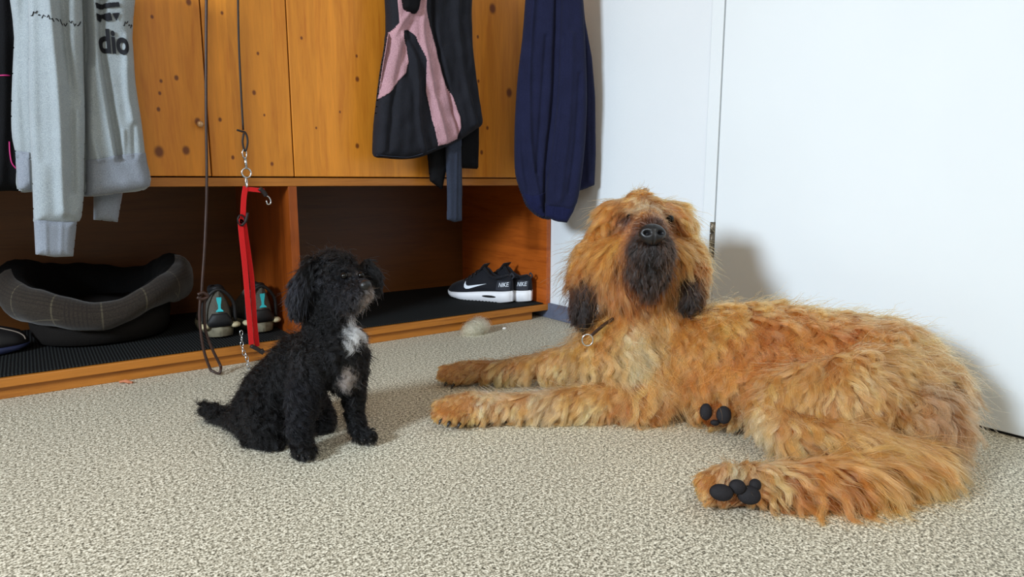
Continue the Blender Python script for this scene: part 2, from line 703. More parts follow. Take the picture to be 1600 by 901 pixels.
def text_poly(cloth, name, txt, px, py, hpx, mat, parent, rot=0, mirror=False, lift=.003, wpx=None):
    """flat print that follows the cloth: lettering mesh dropped on its surface"""
    cu = bpy.data.curves.new('t', 'FONT')
    cu.body = txt
    cu.size = 1.0
    cu.offset = .035
    to = bpy.data.objects.new('t', cu)
    C.objects.link(to)
    dg = bpy.context.evaluated_depsgraph_get()
    me = bpy.data.meshes.new_from_object(to.evaluated_get(dg))
    bpy.data.objects.remove(to)
    bm = bmesh.new()
    bm.from_mesh(me)
    bmesh.ops.triangulate(bm, faces=bm.faces)
    for _ in range(2):
        bmesh.ops.subdivide_edges(bm, edges=[e for e in bm.edges if e.calc_length() > .12], cuts=1)
    bmesh.ops.triangulate(bm, faces=bm.faces)
    V = np.array([v.co[:2] for v in bm.verts])
    V -= V.min(0)
    sz = V.max(0)
    o0 = cloth.pl.uv(px, py)
    sx = cloth.pl.uv(px + 10, py)[0] - o0[0]
    k = hpx * sx / 10 / sz[1]
    kx = k if wpx is None else wpx * sx / 10 / sz[0]
    V = V * np.array([kx, k])
    if mirror:
        V[:, 0] = -V[:, 0] + kx * sz[0]
    cr, sr = math.cos(rot), math.sin(rot)
    V = V @ np.array([[cr, sr], [-sr, cr]]) + o0
    W = cloth.pl.world(V, cloth.front(V) + lift)
    for v, p in zip(bm.verts, W):
        v.co = p
    bm.to_mesh(me)
    bm.free()
    me.name = name
    return link(name, me, mat, parent, False)


def print_patch(cloth, name, polys, mat, parent, lift=.003):
    mb = MB()
    for p in polys:
        uvp = np.array([cloth.pl.uv(*q) for q in p])
        old = cloth.h
        cloth.h = .0016
        vs, fs, _ = cloth.mesh(uvp, lift)
        cloth.h = old
        mb.add(vs, fs)
    return mb.build(name, mat, parent)


print_patch(body, 'logo_stripes', [[(146, -4), (180, -6), (181, 1), (147, 3)], [(146, 11), (183, 9), (184, 16), (148, 19)],
                                   [(148, 27), (170, 25), (173, 37), (164, 38), (158, 32), (156, 38), (150, 37)], [(172, 26), (185, 25), (179, 38)]], M_print, g)
text_poly(body, 'lettering', 'dio', 154, 86, 42, M_print, g, rot=.0, wpx=46)
sq = MB()
for (cl, pts) in ((slv, [(48, 32), (56, 27), (62, 34), (72, 36), (80, 42), (90, 40), (98, 46), (108, 42), (116, 48), (126, 42)]), (body, [(190, 44), (196, 39), (201, 44), (206, 42)])):
    pr_ = []
    for i, p in enumerate(spline(pts, 4)):
        jj = math.sin(i * 2.3) * 2.6
        uvp = cl.pl.uv(p[0], p[1] + jj)[None, :]
        pr_.append(cl.pl.world(uvp, cl.front(uvp) + .001)[0])
    for i in range(0, len(pr_) - 2, 3):
        if random.random() < .85:
            sq.tube(pr_[i:i + 3], .0010, 5)
sq.build('print_line', M_print, g)['kind'] = 'stuff'

# ---- black jacket with magenta piping, at the left edge
M_black = fabric('black_shell_cloth', srgb(12, 12, 16), srgb(8, 8, 10), 500, .85, .0, .2, .1, 1.2)
bj = tag(empty('jacket', (-.02, 1.83, .5)), 'black jacket with magenta piping hanging behind the grey sweatshirt', 'jacket')
pl0 = Plane(0, 1.845)
jb = Cloth(pl0, [(-120, -60), (-120, 280), (-60, 300), (10, 298), (38, 296), (46, 270), (50, 100), (50, -60)], .028, 0, [([(5, -60), (8, 150), (2, 290)], .008, .006)], .025, .005, .004, 5)
jb.build('body', M_black, bj)
mg = plain('magenta_piping', srgb(180, 40, 110), .5)
pp = []
for p in spline([(-40, 121), (0, 121), (16, 121)], 4):
    q = jb.pl.uv(*p)[None, :]
    pp.append(jb.pl.world(q, jb.front(q) + .001)[0])
pq = []
for p in spline([(15, 222), (16, 240), (19, 255), (26, 264)], 4):
    q = jb.pl.uv(*p)[None, :]
    pq.append(jb.pl.world(q, jb.front(q) + .001)[0])
MB().tube(pp, .0016, 6).build('piping', mg, bj)
MB().tube(pq, .0014, 6).build('piping', mg, bj)

# ---- black and pink jacket
M_jk = fabric('charcoal_shell_cloth', srgb(27, 28, 36), srgb(20, 21, 27), 500, .7, .02, .3, .12, 1.6)
M_jk2 = fabric('dark_blue_grey_lining', srgb(50, 56, 72), srgb(36, 42, 56), 500, .8, .05, .3, .12, 1.0)
M_pink = fabric('dusty_pink_shell_cloth', srgb(186, 146, 154), srgb(158, 118, 128), 500, .6, .1, .45, .08, 2.4)
jk = tag(empty('jacket', (1.0, 1.80, .38)), 'black and dusty pink shell jacket hanging upside down on wardrobe', 'jacket')
jk['label'] = 'black shell jacket with curved dusty pink panels hanging on the wardrobe'
pj = Plane(1.0, 1.80)
f4 = lambda L: [(550 + x / 2.5, y / 2.5) for x, y in L]
back = Cloth(Plane(1.0, 1.835), [(668, 180), (668, 240), (672, 283), (690, 296), (695, 270), (712, 262), (746, 264), (747, 190), (735, 140)], .02, 0, [([(715, 200), (712, 262)], .006, -.008)], .02, .0035, .004, 6, False)
back.build('back_panel', M_black, jk)
s3 = Cloth(pj, [(697, 180), (697, 240), (699, 300), (699, 343), (710, 347), (722, 345), (722, 290), (721, 235), (722, 180)], .011, -.002, [([(711, 240), (710, 340)], .004, .003)], .012, .003, .002, 2, False)
s3.build('sleeve', M_jk2, jk)
jt = Cloth(pj, [(612, -60), (604, 50), (594, 115), (586, 180), (583, 225), (585, 244), (600, 247), (628, 249), (655, 246), (680, 236), (712, 222), (738, 205), (750, 193), (746, 160),
                (735, 75), (722, -60)], .038, .0,
           [([(625, 60), (640, 110), (645, 200), (655, 240)], .010, .012), ([(632, 40), (612, 130), (600, 235)], .010, -.008), ([(662, -60), (672, 60), (690, 140), (708, 215)], .006, -.016),
            ([(700, -60), (706, 60), (716, 130), (730, 195)], .012, .012), ([(655, -10), (650, 60), (665, 140), (685, 225)], .008, .010), ([(640, 10), (624, 30), (606, 60)], .006, .006)],
           .03, .003, .010, 12)
jt.build('body', M_jk, jk)
pink = f4([(150, -60), (158, 70), (160, 100), (135, 130), (120, 150), (110, 215), (104, 270), (97, 388), (130, 365), (160, 325), (190, 290), (200, 250), (192, 190), (176, 150), (180, 128), (200, 125), (220, 150), (240, 190),
           (257, 240), (263, 300), (266, 360), (285, 450), (298, 520), (312, 572), (350, 562), (395, 542), (396, 500), (394, 460), (370, 385), (335, 310), (312, 240), (300, 190), (280, 110), (265, 50), (256, -60)])
jt.build('pink_panel', M_pink, jk, pink, .0025)['label'] = 'dusty pink panel'
blk = Cloth(pj, f4([(165, -80), (168, 30), (180, 55), (205, 66), (225, 60), (236, 10), (244, -80)]), .02, .046, [], .016, .003, .004, 8)
blk.build('pocket_flap', M_black, jk)
sm = []
for p in spline(f4([(88, 606), (150, 612), (220, 612), (308, 580)]), 5):
    q = jt.pl.uv(*p)[None, :]
    sm.append(jt.pl.world(q, jt.front(q) + .0005)[0])
MB().tube(sm, .0012, 5).build('hem_seam', M_jk2, jk)

# ---- navy hoodie beside the wall
M_navy = fabric('navy_sweat_cloth', srgb(30, 33, 60), srgb(19, 22, 44), 700, .95, .03, .15, .1)
M_navyd = fabric('navy_rib', srgb(26, 30, 64), srgb(17, 20, 46), 700, .95, .03, .3, .1)
nv = tag(empty('sweatshirt', (1.38, 1.68, .36)), 'navy blue sweatshirt hanging at the wardrobe end beside the white wall', 'sweatshirt')
pn = Plane(1.36, 1.70, math.radians(-33))
nb = Cloth(pn, [(832, -60), (816, 60), (808, 130), (804, 200), (804, 262), (809, 288), (815, 305), (824, 325), (846, 341), (868, 336), (880, 280), (884, 100), (890, -60)], .032, 0,
           [([(838, -60), (826, 100), (828, 230), (842, 320)], .008, .010), ([(870, -60), (866, 60), (862, 160), (852, 260), (850, 330)], .006, -.014), ([(815, 100), (814, 220), (824, 300)], .006, -.005), ([(852, 60), (845, 160), (838, 270)], .006, -.006)],
           .026, .0035, .005, 21)
nb.build('body', M_navy, nv)
nb.build('hem_band', M_navyd, nv, [(815, 300), (832, 306), (850, 300), (850, 338), (845, 339), (826, 325), (817, 308)], .002)
bs = Cloth(Plane(1.37, 1.72, math.radians(-33)), [(900, -60), (906, 80), (900, 200), (898, 300), (912, 296), (929, 289), (931, 240), (930, 150), (925, 90), (914, 30), (906, -60)], .018, .0, [([(916, 80), (918, 280)], .006, .004)], .018, .0035, .003, 2, False)
bs.build('sleeve', M_navy, nv)
ns = Cloth(pn, [(878, -60), (873, 60), (869, 150), (860, 230), (852, 290), (851, 315), (850, 322), (870, 326), (893, 328), (905, 292), (914, 200), (914, 100), (902, -60)], .028, .024,
           [([(890, 60), (886, 180), (872, 310)], .010, .008), ([(902, 120), (896, 220), (886, 300)], .006, -.006), ([(878, 60), (876, 160), (866, 250)], .004, -.005)], .022, .0035, .005, 30)
ns.build('sleeve', M_navy, nv)
nc = Cloth(pn, [(850, 316), (850, 338), (868, 345), (884, 347), (894, 330), (898, 318)], .02, .028, [([(862, 318), (860, 340)], .003, .002), ([(878, 318), (876, 344)], .003, .002)], .016, .003, 0, 1, False)
nc.build('cuff', M_navyd, nv)

# ------------------------------------------------------------------ leashes
M_leather = plain('brown_leather', srgb(48, 26, 18), .5, .5, 0, .25, 80)
YL = 1.825
L = tag(empty('leash', (.34, YL, 0)), 'brown leather leash hanging full length in front of wardrobe', 'leash')
P3 = lambda pts, y: [onY(a, b, y) for a, b in pts]
mb = MB().tube(spline(P3([(323, -60), (322, 60), (322, 180), (323, 290), (320, 380), (316, 440), (315, 462)], YL), 6), .0035, 8)
mb.tube(spline(P3([(313, 462), (312, 500), (318, 545), (328, 575)], YL) + [np.array((.354, 1.818, .012)), np.array((.366, 1.812, .006)), np.array((.372, 1.815, .014))] + P3([(344, 570), (333, 548), (322, 520), (319, 490), (320, 462)], YL + .006), 6), .0036, 8)
mb.build('strap', M_leather, L)
MB().tube(spline(P3([(308, 464), (316, 467), (325, 463), (318, 457), (309, 460)], YL - .003), 5), .0042, 8).build('knot', M_leather, L)

M_chrome = plain('chrome_metal', srgb(200, 205, 210), .25, .5, 1.0)
M_cord = plain('black_cord', srgb(28, 20, 20), .6)
M_red = fabric('red_webbing', srgb(206, 24, 26), srgb(166, 14, 18), 900, .8, .2, .2, .05)
YR = 1.82
R = tag(empty('webbing_leash', (.5, YR, .1)), 'red webbing leash on a black cord and silver snap hook', 'leash')
mb = MB().tube(spline(P3([(371, -60), (373, 60), (377, 150), (380, 203)], YR), 5), .0026, 7)
mb.tube(spline(P3([(370, 203), (377, 205), (384, 208), (387, 222), (383, 236), (379, 222), (381, 208)], YR), 5), .0026, 7)
mb.build('cord', M_cord, R)


def ring_pts(c, r1, r2, tilt=0, n=18, ax=None):
    """ellipse in an upright plane turned by tilt round the vertical"""
    return [np.array(c) + np.array([math.cos(tilt), math.sin(tilt), 0]) * r1 * math.cos(a) + Z3 * r2 * math.sin(a) for a in [2 * math.pi * k / n for k in range(n)]]


mb = MB()
c = onY(382, 240, YR)
mb.tube(ring_pts(c, .006, .011, .3), .0017, 6, True)
mb.tube([onY(383, 247, YR), onY(385, 262, YR)], [.0045, .003], 8)
mb.tube(ring_pts(onY(385, 270, YR), .0115, .012, 0), .0022, 6, True)
mb.tube(ring_pts(onY(385, 285, YR), .0045, .013, .9), .0016, 6, True)
mb.build('snap_hook', M_chrome, R)


def webbing(pts, wd, y, th=.0012):
    pts = spline(P3(pts, y), 6)
    rings = []
    for i, p in enumerate(pts):
        t = pts[min(i + 1, len(pts) - 1)] - pts[max(i - 1, 0)]
        t /= np.linalg.norm(t)
        s_ = np.cross(t, np.array([0, 1.0, 0]))
        s_ /= np.linalg.norm(s_)
        yv = np.array([0, 1.0, 0])
        rings.append([p + s_ * wd + yv * th, p - s_ * wd + yv * th, p - s_ * wd - yv * th, p + s_ * wd - yv * th])
    return rings


mb = MB()
mb.loft(webbing([(384, 291), (381, 310), (379, 345), (376, 350), (383, 420), (388, 480), (393, 538)], .0068, YR))
mb.loft(webbing([(381, 345), (389, 400), (394, 440), (398, 500), (402, 541)], .0062, YR + .008))
mb.loft(webbing([(383, 295), (395, 296), (413, 298)], .0058, YR + .002, .002))
mb.build('webbing', M_red, R, False, .0008)
MB().tube(ring_pts(onY(377, 344, YR - .004), .009, .014, .2), .002, 6, True).build('slider', M_cord, R)
mb = MB()
mb.tube(spline(P3([(378, 352), (384, 345), (387, 332)], YR - .006), 4), .0035, 6)
mb.build('keeper', M_cord, R)
MB().tube(spline(P3([(405, 294), (412, 300), (416, 306)], YR), 4), .006, 8).build('end_sleeve', M_cord, R)
MB().tube(spline(P3([(392, 540), (402, 545), (411, 551), (408, 546)], YR), 4), .0055, 8).build('end_sleeve', M_cord, R)
MB().tube(spline(P3([(415, 305), (421, 309), (423, 317), (418, 319), (416, 313)], YR), 4), .0018, 6).build('end_hook', M_chrome, R)
mb = MB()
for i, p in enumerate(spline(P3([(377, 520), (379, 545), (386, 560), (389, 578)], YR + .008), 3)):
    mb.tube(ring_pts(p, .0042, .0075, (i % 2) * 1.5 + .2, 10), .0012, 5, True)
mb.build('chain', M_chrome, R)


# ------------------------------------------------------------------ sneakers
def shoe_frame(toe, heel):
    toe, heel = np.array(toe, float), np.array(heel, float)
    ax = heel - toe
    ln = np.linalg.norm(ax)
    ax /= ln
    sd = np.cross(Z3, ax)
    return toe, ax, sd, ln


def halfw(t):
    """sole half width along the shoe, t=0 toe .. 1 heel (unit length)"""
    xs = [0, .015, .05, .12, .25, .38, .55, .72, .88, .96, .99, 1]
    ws = [.0, .045, .085, .125, .160, .162, .125, .108, .110, .085, .045, 0]
    return np.interp(t, xs, ws)


def shoe(root, toe, heel, upper_mat, sole_mat, topz, solez, zb, wk=1.0):
    o, ax, sd, ln = shoe_frame(toe, heel)
    T = list(np.concatenate([[0, .004, .015, .035], np.linspace(.07, .93, 26), [.965, .985, .996, 1]]))
    W = lambda t, k=1.0: max(.004, halfw(t) * ln * k * .92 * wk)
    rings = []
    for t in T:
        w_ = W(t)
        zt = np.interp(t, [0, .1, .3, .6, 1], solez)
        z0 = zb + np.interp(t, [0, .1, .3, .85, 1], [.016, .006, .0, .0, .006])
        rings.append([o + ax * ln * t + sd * (w_ * a) + Z3 * z for a, z in
                      ((-1.0, zb + zt), (-1.05, zb + zt * .6), (-.97, z0 + .002), (-.8, z0), (.8, z0), (.97, z0 + .002), (1.05, zb + zt * .6), (1.0, zb + zt))])
    MB().loft(rings).build('sole', sole_mat, root)
    up = []
    N = 20
    for t in T:
        w_ = W(t, .97)
        zt = np.interp(t, [0, .1, .3, .6, 1], solez) + zb - .004
        top = np.interp(t, [0, .05, .15, .3, .42, .52, .60, .68, .78, .9, .97, 1.0], topz) + zb
        ring = []
        for k in range(N):
            a = math.pi * k / (N - 1)
            x = math.cos(a)
            y = math.sin(a)
            narrow = 1 - .38 * min(1, y ** 1.5) * np.interp(t, [0, .4, 1], [.2, 1, .9])
            ring.append(o + ax * ln * t + sd * (w_ * x * narrow) + Z3 * (zt + max(.002, top - zt) * y ** .72))
        up.append(ring)
    mb_ = MB()
    mb_.loft(up, cap=True, close=True)
    mb_.build('upper', upper_mat, root)
    # the opening
    ring_o = []
    for k in range(22):
        a = 2 * math.pi * k / 22
        t = .745 + .185 * math.cos(a)
        top = np.interp(t, [0, .05, .15, .3, .42, .52, .60, .68, .78, .9, .97, 1.0], topz) + zb
        ring_o.append(o + ax * ln * t + sd * (.052 * ln * 1.1 * math.sin(a)) + Z3 * (top + .001))
    return o, ax, sd, ln, ring_o


def side_point(fr, t, z, side, topz, solez, zb, lift=.0015):
    """a point on the upper's side at height z"""
    o, ax, sd, ln = fr
    w_ = max(.004, halfw(t) * ln * .97 * .92)
    zt = np.interp(t, [0, .1, .3, .6, 1], solez) + zb - .004
    top = np.interp(t, [0, .05, .15, .3, .42, .52, .60, .68, .78, .9, .97, 1.0], topz) + zb
    y = np.clip((z - zt) / max(.002, top - zt), 0, 1) ** (1 / .72)
    x = math.sqrt(max(0, 1 - y * y))
    narrow = 1 - .38 * min(1, y ** 1.5) * np.interp(t, [0, .4, 1], [.2, 1, .9])
    return o + ax * ln * t + sd * side * (w_ * x * narrow + lift) + Z3 * z


M_snk = fabric('black_mesh_upper', srgb(26, 27, 34), srgb(16, 17, 22), 1200, .7, .1, .3, .1)
M_snk2 = fabric('grey_heel_overlay', srgb(52, 54, 62), srgb(40, 42, 50), 1200, .6, .1, .3, .1)
M_white = plain('white_rubber', srgb(236, 236, 240), .5, .4, 0, .03)
M_logo = plain('white_logo', srgb(225, 232, 242), .4, .4, 0, .02)
M_hole = plain('dark_lining', srgb(12, 12, 14), .9)
TOPZ_S = [.022, .050, .064, .078, .100, .120, .124, .098, .088, .098, .100, .085]
SOLZ_S = [.030, .026, .030, .038, .046]
s_specs = [((1.304, 2.222, 0), (1.426, 1.964, 0), 'black and white sneaker turned side-on at the front of the pair'),
           ((1.406, 2.212, 0), (1.489, 1.934, 0), 'black and white sneaker standing behind its pair mate against the side panel')]
for i, (toe, heel, lab) in enumerate(s_specs):
    root = tag(empty('sneaker', ((toe[0] + heel[0]) / 2, (toe[1] + heel[1]) / 2, MZ)), lab, 'shoe', 'black and white sneakers on the shelf')
    *fr, ro = shoe(root, toe, heel, M_snk, M_white, TOPZ_S, SOLZ_S, MZ + .0005)
    mid = sum(ro) / len(ro)
    MB().add([p for p in ro] + [mid - Z3 * .03], [(k, (k + 1) % 22, 22) for k in range(22)]).build('opening', M_hole, root)
    MB().tube([p - Z3 * .001 for p in ro], .0045, 8, True).build('collar', M_snk, root)
    o_, ax_, sd_, ln_ = fr
    # tongue, laces
    tg = []
    for t, z in ((.50, .108), (.56, .124), (.60, .137), (.615, .141)):
        p = o_ + ax_ * ln_ * t + Z3 * (z + MZ)
        tg.append([p + sd_ * a * .026 + ax_ * b for a, b in ((-1, 0), (-.5, -.004), (.5, -.004), (1, 0), (.5, .004), (-.5, .004))])
    MB().loft(tg).build('tongue', M_snk, root)
    mb = MB()
    for t in (.30, .36, .42, .48):
        zz = np.interp(t, [0, .05, .15, .3, .42, .52, .60], TOPZ_S[:7]) + MZ
        pts = [o_ + ax_ * ln_ * (t + .008 * math.sin(a * 3)) + sd_ * a * .024 + Z3 * (zz + .001 - .012 * a * a) for a in np.linspace(-1, 1, 9)]
        mb.tube(pts, .0028, 6)
    mb.build('laces', M_cord, root)
    # the side of the upper that faces the room (towards -x)
    side = -1 if sd_[0] > 0 else 1
    sp = lambda t, z, lf=.0016: side_point(fr, t, z + MZ, side, TOPZ_S, SOLZ_S, MZ, lf)
    # tick shaped logo: a curved band tapering to a point at the heel side
    top_ = [(.335, .072), (.35, .064), (.37, .0585), (.40, .057), (.45, .059), (.52, .0625), (.60, .0660), (.655, .0685)]
    bot_ = [(.330, .071), (.325, .060), (.335, .0510), (.365, .0455), (.41, .0465), (.48, .0530), (.58, .0620), (.656, .0682)]
    vs, fs = [], []
    for (a, b), (c_, d_) in zip(top_, bot_):
        for k in range(5):
            u = k / 4
            vs.append(sp(a + (c_ - a) * u, b + (d_ - b) * u, .0022))
    for q in range(len(top_) - 1):
        for k in range(4):
            fs.append((q * 5 + k, q * 5 + k + 1, (q + 1) * 5 + k + 1, (q + 1) * 5 + k))
    MB().add(vs, fs).build('logo', M_logo, root)
    # heel overlay with lettering
    vs, fs = [], []
    ts = np.linspace(.80, .985, 8)
    zs = np.linspace(.048, .082, 5)
    for t in ts:
        for z in zs:
            vs.append(sp(t, z, .0012))
    for a in range(7):
        for b in range(4):
            fs.append((a * 5 + b, a * 5 + b + 1, (a + 1) * 5 + b + 1, (a + 1) * 5 + b))
    MB().add(vs, fs).build('heel_overlay', M_snk2, root)
    cu = bpy.data.curves.new('t', 'FONT')
    cu.body = 'NIKE'
    to = bpy.data.objects.new('t', cu)
    C.objects.link(to)
    me = bpy.data.meshes.new_from_object(to.evaluated_get(bpy.context.evaluated_depsgraph_get()))
    bpy.data.objects.remove(to)
    V = np.array([v.co[:2] for v in me.vertices])
    V -= V.min(0)
    V /= V.max(0)
    for v, q in zip(me.vertices, V):
        v.co = sp(.842 + .13 * q[0], .060 + .015 * q[1] + .004 * q[0], .0028)
    me.name = 'heel_lettering'
    link('heel_lettering', me, M_logo, root, False)
    # dark slot of the air cushion in the sole
    vs, fs = [], []
    for k, t in enumerate(np.linspace(.60, .80, 9)):
        wv_ = .0045 * math.sqrt(max(.05, 1 - ((t - .70) / .105) ** 2))
        w_ = halfw(t) * ln_ * .92 * 1.055
        for z in (-wv_, wv_):
            vs.append(o_ + ax_ * ln_ * t + sd_ * side * w_ + Z3 * (MZ + .022 + z))
        if k:
            fs.append((2 * k - 2, 2 * k - 1, 2 * k + 1, 2 * k))
    MB().add(vs, fs).build('air_slot', M_hole, root)
    # grip lugs
    mb = MB()
    for t in np.linspace(.12, .80, 15):
        w_ = halfw(t) * ln_ * .92
        p = o_ + ax_ * ln_ * t + Z3 * (MZ + .0022)
        q0 = p + sd_ * side * (w_ * .96)
        mb.tube([q0 - ax_ * .003, q0 + ax_ * .003], .0016, 6)
    mb.build('outsole', M_hole, root)
    hp = o_ + ax_ * ln_ * .985 + Z3 * (MZ + .100)
    MB().tube(spline([hp - Z3 * .01, hp + ax_ * .008, hp + Z3 * .010, hp - ax_ * .006 + Z3 * .002], 4), .003, 6).build('pull_loop', M_snk2, root)

# ------------------------------------------------------------------ grey hiking shoes (heels to the room)
M_hk = fabric('grey_hiking_suede', srgb(92, 88, 80), srgb(70, 68, 63), 500, .85, .0, .3, .12)
M_hkd = plain('black_rubber', srgb(20, 20, 22), .6)
M_hks = plain('worn_grey_sole', srgb(112, 106, 88), .7, .3, 0, .3, 60)
M_flare = plain('pale_sole_edge', srgb(176, 164, 132), .7)
M_teal = plain('teal_tab', srgb(50, 190, 200), .5)
TOPZ_H = [.03, .05, .064, .085, .110, .130, .136, .134, .132, .142, .146, .13]
SOLZ_H = [.030, .026, .028, .032, .040]
for (hx, hy, rz, lab) in ((347, 530, .12, 'grey hiking shoe with teal heel tab, beside the hanging brown leash'), (414, 522, 0.0, 'grey hiking shoe with teal heel tab, between red leash and divider')):
    hp = onZ(hx, hy, MZ)
    heel = np.array([hp[0], hp[1] + .006, 0])
    toe = heel + np.array([math.sin(rz) * .28, math.cos(rz) * .28, 0])
    root = tag(empty('hiking_shoe', ((toe[0] + heel[0]) / 2, (toe[1] + heel[1]) / 2, MZ)), lab, 'shoe', 'grey hiking shoes on the shelf')
    *fr, ro = shoe(root, toe, heel, M_hk, M_hks, TOPZ_H, SOLZ_H, MZ + .0005, 1.28)
    o_, ax_, sd_, ln_ = fr
    mid = sum(ro) / len(ro)
    MB().add([p for p in ro] + [mid - Z3 * .04], [(k, (k + 1) % 22, 22) for k in range(22)]).build('opening', M_hole, root)
    MB().tube([p - Z3 * .002 for p in ro], .008, 8, True).build('collar', M_hkd, root)
    hb = o_ + ax_ * (ln_ + .001)
    # heel counter: dark block low on the heel, flared lugs
    cnt = []
    for z, wd, dp in ((.036, .036, .0015), (.052, .033, .0035), (.066, .024, .0035), (.074, .020, .0005)):
        cnt.append([hb + sd_ * wd * math.cos(a) + ax_ * (dp - .012 + .012 * math.sin(a)) + Z3 * (MZ + z) for a in np.linspace(0, math.pi, 9)] + [hb - ax_ * .014 - sd_ * wd * .6 + Z3 * (MZ + z)])
    MB().loft(cnt).build('heel_counter', M_hkd, root)
    for s_ in (-1, 1):
        MB().ball(hb + sd_ * s_ * .040 - ax_ * .018 + Z3 * (MZ + .036), (.015, .018, .009)).build('sole_flare', M_flare, root)
    # teal pull tab: waisted strip with a foot
    tb = []
    for z, wd in ((.080, .0100), (.083, .009), (.088, .0035), (.098, .0035), (.114, .0065), (.121, .0065)):
        tb.append([hb + sd_ * wd * a + ax_ * (b - .0005 + .001 * (z < .084)) + Z3 * (MZ + z) for a, b in ((-1, .001), (1, .001), (1, .0035), (-1, .0035))])
    MB().loft(tb).build('heel_tab', M_teal, root, False)
    # padded lining patch and pale label inside
    MB().tube(spline([hb - sd_ * .042 - ax_ * .02 + Z3 * (MZ + .045), hb - sd_ * .038 - ax_ * .014 + Z3 * (MZ + .105), hb + Z3 * (MZ + .143) - ax_ * .006, hb + sd_ * .038 - ax_ * .014 + Z3 * (MZ + .105), hb + sd_ * .042 - ax_ * .02 + Z3 * (MZ + .045)], 6),
              .005, 8).build('heel_trim', M_hkd, root)
    lb = MB().box(-.010, .010, -.001, .001, -.007, .007).build('size_label', plain('pale_label', srgb(150, 148, 150), .8), root, False)
    lb.location = Vector(hb - ax_ * .055 + Z3 * (MZ + .138) - sd_ * .0) - root.location

# ------------------------------------------------------------------ black shoe at the left end
bsx = tag(empty('shoe', (.0, 1.99, MZ)), 'black shoe with pale edging and blue sole, half out of frame', 'shoe')
bsx['label'] = 'black low shoe with pale edging and dark blue sole, left of dog bed'
M_bsole = plain('dark_blue_sole', srgb(34, 40, 70), .6)
M_blk = plain('black_leather', srgb(22, 20, 22), .5)
hp = onZ(44, 548, MZ)
toe = np.array([hp[0] + .005, hp[1] + .02, 0])
heel = toe + np.array([-.262, -.03, 0])
*fr, ro = shoe(bsx, toe, heel, M_blk, M_bsole, [.03, .055, .066, .080, .092, .10, .10, .09, .085, .09, .09, .08], [.022, .02, .02, .022, .026], MZ + .0005)
mid = sum(ro) / len(ro)
MB().add([p for p in ro] + [mid - Z3 * .03], [(k, (k + 1) % 22, 22) for k in range(22)]).build('opening', M_hole, bsx)
o_, ax_, sd_, ln_ = fr
side = 1 if sd_[1] < 0 else -1
ed = [side_point(fr, t, z + MZ, side, [.03, .055, .066, .080, .092, .10, .10, .09, .085, .09, .09, .08], [.022, .02, .02, .022, .026], MZ, .001) for t, z in ((.035, .032), (.05, .043), (.10, .054), (.2, .066), (.32, .078), (.42, .087))]
MB().tube(spline(ed, 5), .0016, 6).build('edging', plain('pale_edging', srgb(150, 138, 128), .7), bsx)


# ------------------------------------------------------------------ dog bed
def plaid():
    m = Nt('grey_brown_plaid').set(.95, .1, 0, .2)
    sep = m.n('SeparateXYZ')
    uv = m.n('UVMap')
    m.l(uv.outputs[0], sep.inputs[0])
    c = None
    base = m.ramp(m.noise(300), [(.3, srgb(38, 33, 28)), (.7, srgb(54, 47, 40))])

    def line(src, period, width, off):
        x = m.math('FRACT', m.math('ADD', m.math('DIVIDE', src, period), off))
        return m.math('LESS_THAN', m.math('ABSOLUTE', m.math('SUBTRACT', x, .5)), width)
    l1 = line(sep.outputs[0], .115, .018, 0.2)
    l2 = line(sep.outputs[1], .115, .014, 0.54)
    fine = m.math('MULTIPLY', line(sep.outputs[0], .010, .18, 0), line(sep.outputs[0], .230, .14, .1))
    fine2 = m.math('MULTIPLY', line(sep.outputs[1], .010, .18, 0), line(sep.outputs[1], .230, .14, .3))
    cc = m.mix(m.math('MULTIPLY', m.math('MAXIMUM', l1, l2), .75), base, srgb(84, 77, 62))
    cc = m.mix(m.math('MULTIPLY', m.math('MAXIMUM', fine, fine2), .55), cc, srgb(34, 28, 26))
    m.col(cc)
    m.bump(m.noise(700), .2, .001)
    return m.m


bed = tag(empty('dog_bed', (.22, 2.2, MZ)), 'round dog bed in grey-brown plaid with sagging rim and black inside', 'dog bed')
M_plaid = plaid()
M_bedin = fabric('black_plush', srgb(9, 8, 8), srgb(5, 5, 5), 500, 1, .0, .3, .1)
bc = np.array([.148, 2.215])
RX, RY = .198, .165
nu, nv_ = 96, 20
vs, uvs, fs = [], [], []
for i in range(nu):
    a = 2 * math.pi * i / nu
    fr_ = max(0, -math.sin(a)) ** 1.5        # 1 at the front
    cx, cy = bc[0] + RX * math.cos(a), bc[1] + RY * math.sin(a)
    cz = MZ + .146 - .034 * fr_ + .018 * math.cos(2 * a + .6) + .007 * math.sin(5 * a)
    rr = .054 - .024 * fr_ + .004 * math.sin(3 * a + 1)
    for k in range(nv_):
        b = 2 * math.pi * k / nv_
        ou = rr * math.cos(b) * (.85 if math.cos(b) > 0 else 1.0)
        wz = 1 + .03 * math.sin(17 * a + 2 * b)
        vs.append((cx + math.cos(a) * ou * wz, cy + math.sin(a) * ou * wz, cz + rr * math.sin(b) * 1.15 * wz))
        uvs.append((a * .23, b * rr))
for i in range(nu):
    for k in range(nv_):
        j, l = (i + 1) % nu, (k + 1) % nv_
        fs.append((i * nv_ + k, i * nv_ + l, j * nv_ + l, j * nv_ + k))
me = bpy.data.meshes.new('rim')
me.from_pydata(vs, [], fs)
ul = me.uv_layers.new(name='UVMap')
for p in me.polygons:
    for li, vi in zip(p.loop_indices, p.vertices):
        u = list(uvs[vi])
        i, k = divmod(vi, nv_)
        if max(p.vertices) // nv_ == nu - 1 and min(p.vertices) // nv_ == 0 and i == 0:
            u[0] += 2 * math.pi * .23
        ul.data[li].uv = u
link('rim', me, M_plaid, bed)
me.materials.append(M_bedin)
